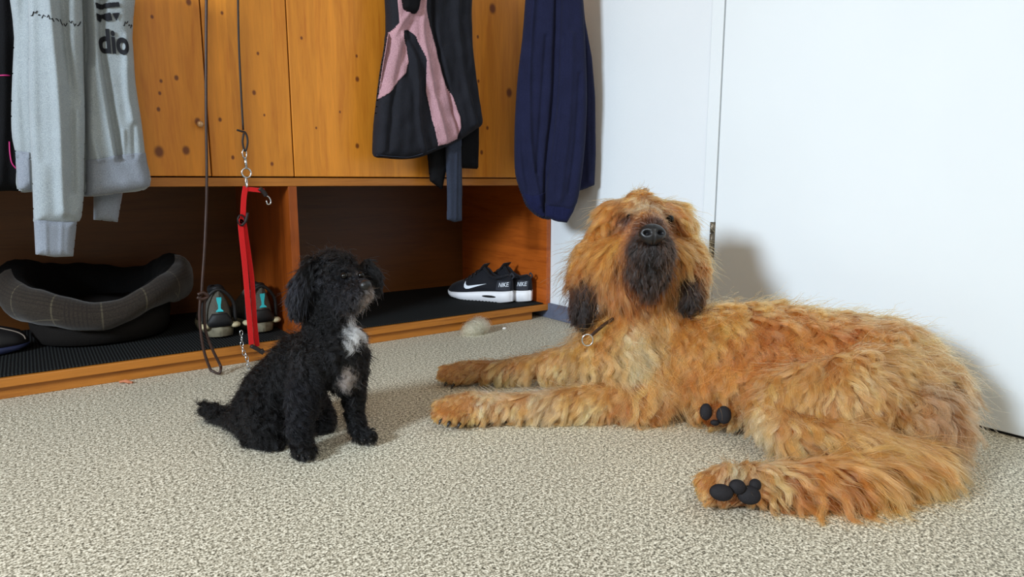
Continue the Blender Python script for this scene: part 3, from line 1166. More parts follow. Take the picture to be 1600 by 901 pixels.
for p in me.polygons:
    k = p.vertices[0] % nv_
    aa = 2 * math.pi * (p.vertices[0] // nv_) / nu
    if 5 <= k <= 13 or (math.sin(aa) > -.05):
        p.material_index = 1
# side wall and base
rings = []
for (s_, z) in ((.70, .003), (.80, .008), (.86, .03), (.88, .06), (.90, .11)):
    r_ = []
    for i in range(60):
        a = 2 * math.pi * i / 60
        fr_ = max(0, -math.sin(a)) ** 1.5
        zz = z if z < .05 else z * (1 - .35 * fr_)
        r_.append((bc[0] + RX * s_ * math.cos(a), bc[1] + RY * s_ * math.sin(a), MZ + zz))
    rings.append(r_)
MB().loft(rings, cap=True).build('base', fabric('dark_taupe_cloth', srgb(30, 27, 25), None, 500, .95, 0), bed)
MB().ball((bc[0], bc[1], MZ + .035), (.17, .12, .03), 32, 12).build('cushion', M_bedin, bed)
q = onZ(128, 524, MZ)
MB().ball((q[0] + .01, q[1] + .015, MZ + .008), (.042, .022, .008), 20, 8).build('corner_flap', plain('light_grey_cloth', srgb(90, 84, 80), .9), bed)

# ------------------------------------------------------------------ hair fibres
def strands_object(name, P, rad, cols, mat, parent):
    """P (n,k,3) points, rad (n,k), cols (n,3)"""
    n, k, _ = P.shape
    hc = bpy.data.hair_curves.new(name)
    hc.add_curves([k] * n)
    hc.attributes['position'].data.foreach_set('vector', P.reshape(-1).astype(np.float32))
    r = hc.attributes.get('radius') or hc.attributes.new('radius', 'FLOAT', 'POINT')
    r.data.foreach_set('value', rad.reshape(-1).astype(np.float32))
    c = hc.attributes.new('hair_colour', 'FLOAT_COLOR', 'CURVE')
    cc = np.ones((n, 4), np.float32)
    cc[:, :3] = cols
    c.data.foreach_set('color', cc.reshape(-1))
    o = bpy.data.objects.new(name, hc)
    C.objects.link(o)
    hc.materials.append(mat)
    o.parent = parent
    off = Vector((0, 0, 0))
    q_ = parent
    while q_ is not None:
        off += q_.location
        q_ = q_.parent
    o.location = -off
    o['kind'] = 'stuff'
    return o


def hair_mat(name, rough=.35, radial=.4, ior=1.5):
    m = bpy.data.materials.new(name)
    m.use_nodes = True
    t = m.node_tree
    t.nodes.remove(t.nodes['Principled BSDF'])
    h = t.nodes.new('ShaderNodeBsdfHairPrincipled')
    h.model = 'CHIANG'
    h.parametrization = 'COLOR'
    a = t.nodes.new('ShaderNodeAttribute')
    a.attribute_name = 'hair_colour'
    t.links.new(a.outputs['Color'], h.inputs['Color'])
    h.inputs['Roughness'].default_value = rough
    h.inputs['Radial Roughness'].default_value = radial
    h.inputs['IOR'].default_value = ior
    h.inputs['Random Roughness'].default_value = .1
    h.inputs['Coat'].default_value = 0.0
    t.links.new(h.outputs[0], t.nodes['Material Output'].inputs[0])
    return m


def body_mesh(chains, balls, voxel, smooth_it, name):
    """one continuous skin: tapering limbs and masses merged into a single surface"""
    bm = bmesh.new()

    def sph(c, r, sq=None):
        mt = Matrix.Translation(Vector(c))
        if sq is not None:
            mt = mt @ sq
        bmesh.ops.create_icosphere(bm, subdivisions=2, radius=r, matrix=mt)
    for ch in chains:
        for (p0, r0), (p1, r1) in zip(ch[:-1], ch[1:]):
            p0, p1 = np.array(p0), np.array(p1)
            ln = np.linalg.norm(p1 - p0)
            n = max(2, int(ln / (min(r0, r1) * .45)) + 1)
            for i in range(n + 1):
                t = i / n
                sph(p0 + (p1 - p0) * t, r0 + (r1 - r0) * t)
    for (c, r, axes) in balls:
        # axes: 3x3 rows = local axes, r = 3 radii
        A = Matrix([[float(axes[j][i]) for j in range(3)] for i in range(3)]).to_4x4()
        D = Matrix.Diagonal((r[0], r[1], r[2], 1))
        sph(c, 1.0, A @ D)
    me = bpy.data.meshes.new(name)
    bm.to_mesh(me)
    bm.free()
    o = bpy.data.objects.new('tmp', me)
    C.objects.link(o)
    m = o.modifiers.new('r', 'REMESH')
    m.mode = 'VOXEL'
    m.voxel_size = voxel
    m2 = o.modifiers.new('s', 'SMOOTH')
    m2.factor = .5
    m2.iterations = smooth_it
    dg = bpy.context.evaluated_depsgraph_get()
    me2 = bpy.data.meshes.new_from_object(o.evaluated_get(dg))
    bpy.data.objects.remove(o)
    me2.name = name
    # keep everything on or above the floor
    V = np.empty(len(me2.vertices) * 3, np.float32)
    me2.vertices.foreach_get('co', V)
    V = V.reshape(-1, 3)
    V[:, 2] = np.maximum(V[:, 2], .0015)
    me2.vertices.foreach_set('co', V.reshape(-1))
    me2.update()
    return me2


def sample(me, count, density=None):
    me.calc_loop_triangles()
    nt = len(me.loop_triangles)
    tri = np.empty(nt * 3, np.int32)
    me.loop_triangles.foreach_get('vertices', tri)
    tri = tri.reshape(-1, 3)
    V = np.empty(len(me.vertices) * 3, np.float32)
    me.vertices.foreach_get('co', V)
    V = V.reshape(-1, 3)
    N = np.empty(len(me.vertices) * 3, np.float32)
    me.vertex_normals.foreach_get('vector', N)
    N = N.reshape(-1, 3)
    a, b, c = V[tri[:, 0]], V[tri[:, 1]], V[tri[:, 2]]
    ar = .5 * np.linalg.norm(np.cross(b - a, c - a), axis=1)
    wt = ar.copy()
    if density is not None:
        cen = (a + b + c) / 3
        nn = N[tri].mean(1)
        wt *= density(cen, nn)
    wt /= wt.sum()
    idx = rng.choice(nt, count, p=wt)
    r1, r2 = np.sqrt(rng.random(count)), rng.random(count)
    w0, w1, w2 = 1 - r1, r1 * (1 - r2), r1 * r2
    P = a[idx] * w0[:, None] + b[idx] * w1[:, None] + c[idx] * w2[:, None]
    n = (N[tri[idx, 0]] * w0[:, None] + N[tri[idx, 1]] * w1[:, None] + N[tri[idx, 2]] * w2[:, None])
    n /= np.linalg.norm(n, axis=1)[:, None] + 1e-9
    return P.astype(float), n.astype(float)


def blend(P, pos, val, power=2.0, eps=.012):
    """inverse distance interpolation of anchor values"""
    out = np.zeros((len(P), val.shape[1]))
    for s0 in range(0, len(P), 40000):
        Q = P[s0:s0 + 40000]
        d2 = ((Q[:, None, :] - pos[None]) ** 2).sum(2) + eps ** 2
        wt = d2 ** (-power)
        wt /= wt.sum(1)[:, None]
        out[s0:s0 + 40000] = wt @ val
    return out


def noise3(P, f, seed):
    """cheap smooth vector noise by sums of random sines"""
    r = np.random.default_rng(seed)
    out = np.zeros((len(P), 3))
    for j in range(7):
        k = r.normal(size=3) * f
        ph = r.random(3) * 6.28
        out += np.sin((P @ k)[:, None] + ph)
    return out / 3.0


def grow(name, me, parent, mat, count, anchors, clumps, K=9, rad=.0004, wave=.005, wavelen=.03, clumpf=.75, lift=.45, density=None, grav=.5, floor_z=.002, jitter=.25, colfn=None, wallx=None, frizz=.15, stray=.04, lenk=1.0, tintv=.22):
    """anchors: list of (pos, dir, length, colour, curl)"""
    apos = np.array([a[0] for a in anchors])
    adir = np.array([np.array(a[1]) / (np.linalg.norm(a[1]) + 1e-9) for a in anchors])
    alen = np.array([[a[2]] for a in anchors])
    acol = np.array([a[3][:3] for a in anchors])
    acurl = np.array([[a[4]] for a in anchors])
    val = np.concatenate([adir, alen, acol, acurl], 1)
    Pc, Nc = sample(me, clumps, density)
    Vc = blend(Pc, apos, val)
    D = Vc[:, :3] + noise3(Pc, 26, 5) * jitter * .6 + rng.normal(size=Pc.shape) * jitter * .45
    D -= Nc * (D * Nc).sum(1)[:, None]
    D /= np.linalg.norm(D, axis=1)[:, None] + 1e-9
    Lc = np.where(Vc[:, 3] > .028, Vc[:, 3] * lenk, Vc[:, 3]) * (.75 + .5 * rng.random(clumps))
    curl = Vc[:, 7] * 1.1
    ph = rng.random(clumps) * 6.28
    wl = wavelen * (.7 + .7 * rng.random(clumps))
    side = np.cross(Nc, D)
    T = np.linspace(0, 1, K)
    G = np.zeros((clumps, K, 3))
    cur = np.zeros((clumps, 3))
    for i in range(1, K):
        t = T[i]
        d = D * (1 - .1 * t) + Nc * lift * (1 - 1.25 * t) + np.array([0, 0, -1.0]) * grav * t
        d /= np.linalg.norm(d, axis=1)[:, None]
        cur = cur + d * (Lc / (K - 1))[:, None]
        G[:, i] = cur
    amp = (wave * curl)[:, None] * np.minimum(1, T[None] * 2.2)
    arg = ph[:, None] + 2 * np.pi * T[None] * (Lc / wl)[:, None]
    G = G + side[:, None, :] * (amp * (np.sin(arg) - np.sin(ph)[:, None] * (1 - T[None])))[:, :, None] + Nc[:, None, :] * (amp * .55 * (np.cos(arg) + .6) * T[None])[:, :, None]
    P, N = sample(me, count, density)
    kd = kdtree.KDTree(clumps)
    for i, p in enumerate(Pc):
        kd.insert(p, i)
    kd.balance()
    ci = np.array([kd.find(p)[1] for p in P])
    jit = rng.random(count)
    # neighbouring tufts mix a little
    lenf = .72 + .4 * rng.random(count)
    Tp = (T[None] * lenf[:, None])
    idx = np.clip(Tp * (K - 1), 0, K - 1.0001)
    i0 = idx.astype(int)
    fr = (idx - i0)[:, :, None]
    gg = G[ci]
    ar = np.arange(count)[:, None]
    path = gg[ar, i0] * (1 - fr) + gg[ar, i0 + 1] * fr
    toc = Pc[ci] - P
    cf = clumpf * (Tp ** .8) * (.7 + .3 * jit)[:, None]
    S_ = P[:, None, :] + path + toc[:, None, :] * cf[:, :, None]
    fz = rng.normal(size=(count, 3))
    S_ += fz[:, None, :] * (T[None, :, None] ** 1.3) * (frizz * Vc[ci, 3] * .35)[:, None, None]
    st = rng.random(count) < stray
    S_ += (st[:, None, None] * (N[:, None, :] * .35 + fz[:, None, :] * .2)) * (T[None, :, None] ** 1.2) * Vc[ci, 3][:, None, None]
    fl = floor_z + .004 * rng.random(count)[:, None]
    S_[:, :, 2] = np.maximum(S_[:, :, 2], fl)
    if wallx is not None:
        S_[:, :, 0] = np.minimum(S_[:, :, 0], wallx)
    col = Vc[ci, 4:7]
    own = blend(P, apos, acol)
    col = .4 * col + .6 * own
    e = np.clip(tintv * rng.normal(size=(clumps, 1)), -.8, .75)[ci] + np.clip((.6 * tintv) * rng.normal(size=(count, 1)), -.6, .6)
    col = col * np.exp(e * np.array([[.80, 1.0, 1.15]]))
    if colfn is not None:
        col = colfn(P, N, col)
    col = np.clip(col, 0.0012, .95)
    R = rad * (1 - .72 * T ** 1.6)[None] * (.8 + .4 * rng.random(count))[:, None]
    return strands_object(name, S_, R, col, mat, parent)


def skin_mat(name, me, anchors, dark=.6):
    """skin under the coat, coloured like the coat above it"""
    V = np.empty(len(me.vertices) * 3, np.float32)
    me.vertices.foreach_get('co', V)
    V = V.reshape(-1, 3).astype(float)
    c = blend(V, np.array([a[0] for a in anchors]), np.array([a[3][:3] for a in anchors])) * dark
    at_ = me.color_attributes.new('coat_colour', 'FLOAT_COLOR', 'POINT')
    cc = np.ones((len(V), 4), np.float32)
    cc[:, :3] = c
    at_.data.foreach_set('color', cc.reshape(-1))
    m = Nt(name).set(.8, .2)
    a = m.n('Attribute')
    a.attribute_name = 'coat_colour'
    tn = m.ramp(m.noise(60), [(.3, (.8, .8, .8, 1)), (.7, (1.1, 1.1, 1.1, 1))])
    m.col(m.mix(1.0, a.outputs['Color'], tn, 'MULTIPLY'))
    return m.m


def frame3(a, up=(0, 0, 1)):
    a = np.array(a, float)
    a /= np.linalg.norm(a)
    u = np.array(up, float)
    u -= a * (a @ u)
    u /= np.linalg.norm(u)
    return np.array([a, np.cross(u, a), u])


M_padb = plain('black_paw_pad', srgb(20, 17, 20), .7, .25, 0, .25, 200, .4, 500)
M_claw = plain('dark_claw', srgb(34, 28, 26), .35, .5)
M_eye = plain('dark_eye', srgb(8, 5, 4), .2, .3, 0, .1)
M_nose = plain('black_wet_nose', srgb(16, 16, 19), .34, .5, 0, .3, 300, .5, 700)
M_hair_gold = hair_mat('golden_coat', .30, .45)
M_hair_black = hair_mat('black_coat', .42, .6, 1.33)
#DOGS
# ------------------------------------------------------------------ the big golden dog
GOLD = np.array(srgb(190, 119, 58))
TAN = np.array(srgb(194, 132, 76))
PALE = np.array(srgb(228, 182, 132))
RED = np.array(srgb(176, 103, 52))
ASH = np.array(srgb(148, 104, 68))
GOLD, TAN, RED, ASH = GOLD * .84, TAN * .84, RED * .84, ASH * .84
UMB = np.array(srgb(54, 28, 18))
DRK = np.array((.0035, .0020, .0018, 1))
big = tag(empty('dog', (1.1, .95, 0)), 'big shaggy golden-brown dog lying by the white door, head raised', 'dog')
B = at
chains = [
    [(B(1000, 372, 1.50), .074), (B(1004, 430, 1.51), .078), (B(1010, 490, 1.53), .090), (B(1050, 555, 1.53), .118), ((1.25, .80, .132), .116), ((1.31, .60, .130), .114), ((1.30, .54, .112), .092)],
    [(B(1010, 490, 1.53), .085), (B(968, 555, 1.50), .098), (B(985, 590, 1.48), .085)],
    [(B(1003, 385, 1.47), .062), (B(1012, 392, 1.42), .053), (B(1018, 392, 1.370), .047)],
    [(B(1008, 352, 1.45), .045), (B(1014, 354, 1.41), .036), (B(1019, 360, 1.375), .030)],
    [(B(1003, 425, 1.44), .050), (B(1016, 418, 1.385), .042)],
    [(B(1050, 575, 1.48), .082), (B(1010, 622, 1.42), .046), (B(900, 630, 1.41), .036), (B(800, 636, 1.40), .031), (B(735, 637, 1.387), .036), (B(708, 640, 1.382), .032)],
    [(B(950, 550, 1.58), .07), (B(895, 566, 1.60), .045), (B(850, 571, 1.63), .034), (B(780, 580, 1.65), .028), (B(728, 581, 1.655), .030), (B(708, 583, 1.652), .025)],
    [(B(1120, 590, 1.43), .09), (B(1200, 600, 1.37), .088), ((1.25, .70, .09), .085)],
    [((1.27, .58, .12), .09), (B(1330, 618, 1.20), .080), (B(1245, 622, 1.235), .060), (B(1205, 650, 1.215), .038), (B(1240, 678, 1.165), .038), (B(1330, 695, 1.13), .042), (B(1432, 722, 1.10), .038)],
    [(B(1432, 728, 1.10), .036), (B(1330, 748, 1.07), .034), (B(1240, 755, 1.055), .033), (B(1165, 757, 1.045), .034), (B(1130, 762, 1.04), .030)],
    [((1.28, .56, .1), .07), (B(1440, 650, 1.17), .06), (B(1450, 690, 1.15), .05)],
    [(B(1270, 630, 1.34), .045), (B(1200, 645, 1.34), .030), (B(1140, 648, 1.335), .027), (B(1116, 648, 1.33), .024)],
    [((1.36, .54, .06), .035), ((1.42, .60, .035), .022), ((1.44, .68, .025), .014)],
]
fx = -FH
balls = [(B(962, 405, 1.46), (.040, .034, .055), np.eye(3)), (B(1048, 405, 1.46), (.038, .034, .055), np.eye(3)),
         (B(1001, 328, 1.50), (.050, .050, .042), np.eye(3)), (B(966, 345, 1.505), (.046, .046, .050), np.eye(3)), (B(1041, 345, 1.505), (.046, .046, .050), np.eye(3)), (B(1003, 330, 1.462), (.024, .024, .020), np.eye(3))]
# toes
toe_specs = []
for (px, py, d) in ((688, 634, 1.375), (686, 645, 1.36), (697, 651, 1.352), (713, 653, 1.355)):
    toe_specs.append((B(px, py, d), .0165))
for (px, py, d) in ((695, 577, 1.655), (693, 587, 1.645), (704, 592, 1.64), (718, 592, 1.64)):
    toe_specs.append((B(px, py, d), .0155))
for (px, py, d) in ((1105, 752, 1.035), (1108, 770, 1.02), (1135, 738, 1.03), (1160, 768, 1.015), (1180, 765, 1.02)):
    toe_specs.append((B(px, py, d), .0175))
for (px, py, d) in ((1102, 644, 1.32), (1114, 658, 1.31), (1132, 650, 1.31)):
    toe_specs.append((B(px, py, d), .0145))
balls += [(c, (r, r, r), np.eye(3)) for c, r in toe_specs]
bme = body_mesh(chains, balls, .0068, 6, 'body')

V_ = vec
BA = [
    # head
    (B(1003, 300, 1.49), V_(0, .5, .3), .026, GOLD, .6), (B(972, 308, 1.47), V_(-1, -.5, .0), .030, GOLD, .4), (B(1038, 308, 1.47), V_(1, -.5, .0), .030, GOLD, .4),
    (B(1003, 325, 1.44), V_(.0, -.9, .3), .026, PALE * .8, .5), (B(1012, 345, 1.41), V_(.0, -.3, .6), .022, TAN, .4),
    (B(974, 342, 1.437), V_(-.8, -.6, .1), .012, UMB, .2), (B(990, 341, 1.430), V_(-.8, -.6, .1), .010, UMB * .5, .2), (B(1042, 342, 1.432), V_(.8, -.6, .1), .010, UMB * .5, .2), (B(1054, 348, 1.437), V_(.8, -.6, .1), .012, UMB * .6, .2), (B(980, 327, 1.43), V_(-1, -.2, .1), .012, RED, .2), (B(1044, 328, 1.43), V_(1, -.2, .1), .012, RED, .2), (B(985, 333, 1.432), V_(-1, -.3, .1), .009, UMB * .6, .2), (B(1048, 335, 1.435), V_(1, -.3, .1), .009, UMB * .5, .2), (B(984, 347, 1.425), V_(-1, -.5, .1), .010, RED, .2), (B(1048, 350, 1.43), V_(1, -.5, .1), .010, RED * .8, .2),
    (B(948, 330, 1.48), V_(-.5, -1, .0), .060, GOLD, .4), (B(1058, 330, 1.48), V_(.45, -1, .0), .055, GOLD, .4),
    (B(945, 375, 1.46), V_(-.25, -1, .2), .085, GOLD, .4), (B(1070, 380, 1.46), V_(.2, -1, .2), .080, RED, .4),
    (B(968, 375, 1.43), V_(-.45, -1, .15), .075, GOLD, .4), (B(1056, 375, 1.43), V_(.35, -1, .15), .070, GOLD, .4),
    (B(955, 420, 1.43), V_(.1, -1, .2), .085, RED * 1.1, .4), (B(1060, 425, 1.43), V_(-.25, -1, .1), .080, GOLD, .4),
    (B(975, 460, 1.43), V_(.35, -1, .1), .075, RED * 1.15, .4), (B(1045, 465, 1.43), V_(-.3, -1, .1), .065, GOLD, .4),
    (B(988, 352, 1.39), V_(-.8, -.6, -.1), .020, UMB * 1.3, .3), (B(1048, 354, 1.39), V_(.8, -.6, -.1), .020, UMB * 1.3, .3), (B(1016, 340, 1.39), V_(0, .2, -.6), .014, RED * .7, .2),
    (B(1018, 351, 1.36), V_(0, .3, -.5), .010, UMB, .1), (B(996, 365, 1.35), V_(-.6, -.8, .0), .016, DRK * 1.3, .2), (B(1042, 365, 1.35), V_(.6, -.8, .0), .016, DRK * 1.3, .2),
    (B(988, 390, 1.36), V_(-.2, -1, .0), .014, DRK, .2), (B(1050, 390, 1.36), V_(.2, -1, .0), .014, DRK, .2), (B(1018, 390, 1.32), V_(0, -1, .05), .010, DRK, .2),
    (B(980, 412, 1.39), V_(.1, -1, .0), .022, DRK, .3), (B(1054, 412, 1.39), V_(-.1, -1, .0), .022, DRK, .3), (B(1018, 415, 1.34), V_(0, -1, .1), .016, DRK, .3),
    (B(994, 432, 1.38), V_(.2, -1, .1), .026, DRK * 1.2, .4), (B(1042, 432, 1.38), V_(-.2, -1, .1), .026, DRK * 1.2, .4), (B(1018, 440, 1.37), V_(0, -1, .1), .040, DRK * 1.5, .5),
    (B(1014, 462, 1.42), V_(0, -1, .1), .042, UMB * 1.1, .7), (B(1000, 350, 1.57), V_(0, -.5, -1), .06, GOLD, .8), (B(1080, 400, 1.56), V_(.2, -1, -.3), .06, GOLD, .8), (B(925, 400, 1.56), V_(-.2, -1, -.3), .06, GOLD, .8),
    # neck, chest
    (B(940, 490, 1.46), V_(-.3, -1, .2), .070, GOLD, 1), (B(1080, 490, 1.47), V_(.3, -1, .2), .065, GOLD, 1), (B(1020, 500, 1.43), V_(0, -1, .2), .075, TAN, 1),
    (B(1000, 530, 1.40), V_(.15, -1, .1), .085, PALE * 1.1, .9), (B(985, 560, 1.40), V_(.05, -1, .1), .080, PALE * 1.05, .9), (B(960, 545, 1.42), V_(.1, -1, .1), .080, TAN, 1), (B(1045, 550, 1.40), V_(.15, -1, .1), .080, GOLD, 1),
    (B(1000, 580, 1.40), V_(.0, -1, .2), .070, GOLD * 1.1, .9), (B(905, 540, 1.50), V_(-.9, -.5, .2), .050, TAN, .8), (B(930, 585, 1.47), V_(-.7, -.7, .3), .045, TAN, .8),
    (B(1090, 560, 1.40), V_(-.4, -1, .1), .080, RED * 1.1, 1), (B(1070, 610, 1.38), V_(-.35, -1, .2), .075, RED * 1.1, 1), (B(1120, 610, 1.36), V_(-.4, -1, .2), .070, GOLD, 1),
    # trunk
    (B(1110, 465, 1.50), V_(.5, -.2, .5), .050, TAN, .8), (B(1140, 500, 1.43), V_(-.1, -.9, .4), .065, GOLD, 1), (B(1150, 560, 1.36), V_(-.5, -1, .2), .070, RED * 1.1, 1),
    (B(1200, 470, 1.42), V_(.7, -.2, .4), .048, GOLD, .9), (B(1220, 510, 1.34), V_(-.1, -.9, .3), .060, RED, 1), (B(1210, 570, 1.30), V_(-.6, -.8, .2), .065, RED, 1),
    (B(1300, 475, 1.36), V_(.8, -.1, .3), .045, GOLD, .8), (B(1310, 520, 1.27), V_(.3, -.9, .2), .055, RED * 1.1, 1), (B(1280, 560, 1.27), V_(-.3, -.8, .3), .06, RED * 1.1, 1),
    (B(1400, 490, 1.28), V_(.9, -.3, .1), .050, TAN, .7), (B(1400, 540, 1.20), V_(.5, -.8, .2), .055, TAN * .9, .9), (B(1470, 540, 1.20), V_(.8, -.6, 0), .055, TAN * .9, .7),
    (B(1500, 600, 1.19), V_(.5, -.9, 0), .060, ASH, .8), (B(1460, 620, 1.14), V_(.3, -1, .1), .055, ASH, .9), (B(1480, 680, 1.14), V_(.3, -1, .1), .055, ASH * 1.1, .9),
    # haunch
    (B(1340, 590, 1.13), V_(.4, -.7, .4), .045, TAN, .5), (B(1270, 600, 1.18), V_(-.5, -.6, .4), .045, TAN, .5), (B(1210, 620, 1.20), V_(-.4, -.8, .3), .038, TAN * 1.05, .8),
    (B(1320, 650, 1.10), V_(.2, -.9, .3), .045, TAN, .5), (B(1400, 630, 1.10), V_(.5, -.8, .2), .050, GOLD, .9), (B(1180, 650, 1.19), V_(-.2, -.9, .2), .030, PALE * .8, .7),
    # shank and hind foot
    (B(1210, 680, 1.13), V_(.6, -.3, .3), .055, GOLD * 1.08, .25), (B(1290, 690, 1.09), V_(1, -.25, .2), .075, GOLD * 1.08, .25), (B(1370, 705, 1.07), V_(.7, -.8, .3), .065, GOLD, .3),
    (B(1430, 720, 1.07), V_(.15, -1, .3), .055, GOLD, .3), (B(1380, 750, 1.045), V_(-.1, -1, .5), .075, GOLD * 1.05, .3), (B(1310, 750, 1.035), V_(-.15, -.9, .7), .075, RED * 1.1, .4),
    (B(1440, 750, 1.08), V_(.0, -.9, .5), .050, TAN, .3), (B(1240, 745, 1.03), V_(.6, -.6, .3), .050, RED * 1.1, .8), (B(1200, 735, 1.02), V_(.4, -.6, .4), .035, TAN, .6), (B(1160, 728, 1.02), V_(-.3, -.2, .4), .026, PALE * .9, .4),
    (B(1105, 750, 1.02), V_(-.8, -.3, .4), .014, GOLD * .9, .2), (B(1150, 765, 1.01), V_(-.4, -.5, .4), .011, RED * .7, .2), (B(1190, 765, 1.01), V_(.4, -.6, .4), .026, RED, .6),
    # far hind foot
    (B(1115, 648, 1.31), V_(-.7, -.3, .4), .010, RED * .7, .2), (B(1115, 628, 1.32), V_(-.6, .1, .4), .014, RED, .5), (B(1160, 645, 1.30), V_(.1, -.7, .4), .022, TAN, .6), (B(1095, 630, 1.36), V_(-.6, -.7, .2), .035, GOLD, .9), (B(1130, 612, 1.35), V_(-.6, -.6, .3), .030, GOLD, .9),
    # front legs
    (B(1020, 610, 1.37), V_(-.4, -.9, .2), .060, RED * 1.1, 1), (B(1000, 630, 1.37), V_(-.4, -.9, .3), .045, RED, .4), (B(1060, 635, 1.37), V_(-.5, -.8, .3), .050, GOLD, .4),
    (B(940, 610, 1.38), V_(-.7, -.6, .3), .040, TAN, .4), (B(900, 630, 1.375), V_(-.5, -.9, .2), .036, TAN * 1.05, .4), (B(850, 612, 1.38), V_(-.8, -.3, .2), .034, PALE * .72, .4),
    (B(820, 640, 1.37), V_(-.3, -1, .2), .034, TAN * 1.05, .4), (B(770, 640, 1.365), V_(-.5, -.8, .2), .026, TAN, .4), (B(770, 618, 1.37), V_(-.8, -.2, .2), .026, PALE, .5),
    (B(720, 615, 1.37), V_(-.9, -.1, .2), .016, TAN, .4), (B(700, 640, 1.35), V_(-.9, -.4, .2), .012, GOLD, .2), (B(740, 650, 1.355), V_(-.6, -.8, .2), .016, GOLD, .3),
    (B(880, 548, 1.58), V_(-.6, -.7, .2), .036, TAN, .4), (B(860, 575, 1.59), V_(-.1, -1, .2), .036, TAN, .4), (B(790, 565, 1.63), V_(-.5, -.7, .2), .030, TAN, .4), (B(780, 590, 1.62), V_(-.1, -1, .2), .028, TAN, .4),
    (B(725, 560, 1.64), V_(-.9, -.1, .2), .015, TAN, .4), (B(700, 582, 1.63), V_(-.9, -.4, .2), .012, GOLD, .2),
    # far side, towards the wall
    (np.array((1.40, .80, .16)), (.5, 0, -1), .05, GOLD, .8), (np.array((1.32, 1.05, .16)), (.5, .3, -1), .05, GOLD, .8), (np.array((1.44, .60, .12)), (.4, -.2, -1), .05, TAN, .8), (np.array((1.43, .60, .03)), (.2, .6, -.4), .06, TAN, .8), (B(1510, 650, 1.20), V_(.1, -1, 0), .050, ASH * 1.1, .7),
]


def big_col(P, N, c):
    for p in (B(983, 341, 1.437), B(1047, 344, 1.442)):  # dark fur round the eyes, with socket shade painted into the colour
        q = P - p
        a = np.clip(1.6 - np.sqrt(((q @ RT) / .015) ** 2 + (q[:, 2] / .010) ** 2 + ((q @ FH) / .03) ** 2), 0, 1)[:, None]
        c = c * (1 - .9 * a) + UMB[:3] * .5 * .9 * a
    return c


bodyo = link('body', bme, skin_mat('golden_skin', bme, BA, .55), big)


def dens_big(c, n):
    d = np.ones(len(c))
    d *= np.where((n[:, 2] < -.6) & (c[:, 2] < .04), .08, 1)
    view = EYE - c
    away = ((view * n).sum(1) / np.linalg.norm(view, axis=1)) < -.45
    d *= np.where(away, .35, 1)
    # short coat needs more hairs
    for (p, r, k) in ((B(1015, 385, 1.35), .10, 2.6), (B(700, 640, 1.37), .07, 2.2), (B(705, 580, 1.65), .07, 2.0), (B(1140, 755, 1.03), .09, 2.2), (B(1000, 370, 1.45), .14, 1.5)):
        d *= 1 + (k - 1) * np.exp(-(((c - p) ** 2).sum(1)) / r ** 2)
    # bare pads and nose
    for (p, r) in bare_big:
        d *= np.where(((c - p) ** 2).sum(1) < r * r, .02, 1)
    return d


nose_c = B(1019, 366, 1.322)
pads = [(B(1127, 769, .995), (.0175, .0125)), (B(1152, 760, .997), (.0125, .0110)), (B(1170, 773, .995), (.0175, .0140)), (B(1180, 757, 1.0), (.009, .009)),
        (B(1103, 643, 1.308), (.0120, .0165)), (B(1131, 648, 1.296), (.0145, .0175)), (B(1117, 660, 1.296), (.009, .006))]
bare_big = [(nose_c, .020)] + [(p, max(r) * 1.0) for p, r in pads]
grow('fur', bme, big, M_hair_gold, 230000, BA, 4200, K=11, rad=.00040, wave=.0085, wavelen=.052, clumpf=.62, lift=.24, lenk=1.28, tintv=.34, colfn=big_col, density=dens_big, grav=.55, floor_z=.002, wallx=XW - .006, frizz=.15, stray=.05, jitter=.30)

# ears
ear_specs = [
    ([(B(944, 362, 1.50), .016), (B(927, 385, 1.49), .022), (B(915, 420, 1.48), .025), (B(910, 475, 1.47), .019)],
     [(B(935, 355, 1.47), V_(-.3, -1, 0), .050, GOLD, .5), (B(918, 390, 1.46), V_(-.3, -1, .1), .065, GOLD * .95, 1.0), (B(905, 415, 1.46), V_(-.15, -1, .1), .060, RED * .8, 1), (B(911, 428, 1.46), V_(.0, -1, .1), .060, DRK * 3, .8), (B(911, 450, 1.46), V_(.0, -1, .1), .055, DRK * 1.5, .8), (B(910, 478, 1.46), V_(0, -1, .1), .050, DRK * 1.1, .6)]),
    ([(B(1063, 360, 1.50), .016), (B(1077, 384, 1.49), .022), (B(1084, 415, 1.46), .026), (B(1079, 464, 1.435), .023)],
     [(B(1068, 355, 1.47), V_(.25, -1, 0), .045, GOLD, .5), (B(1085, 388, 1.46), V_(.15, -1, .1), .050, GOLD, .8), (B(1080, 408, 1.44), V_(.0, -1, .1), .045, RED * .7, .8), (B(1078, 430, 1.43), V_(-.05, -1, .1), .040, DRK, .6), (B(1078, 465, 1.43), V_(-.05, -1, .1), .032, DRK, .5), (B(1105, 430, 1.48), V_(.4, -.8, 0), .045, TAN, .8)]),
]
for ch, an in ear_specs:
    em = body_mesh([ch], [], .005, 3, 'ear')
    eo = link('ear', em, skin_mat('ear_skin', em, an, .5), big)
    grow('ear_fur', em, eo, M_hair_gold, 13000, an, 420, K=9, rad=.00042, wave=.006, wavelen=.035, clumpf=.75, lift=.35, grav=.6, frizz=.15, stray=.04, jitter=.3)

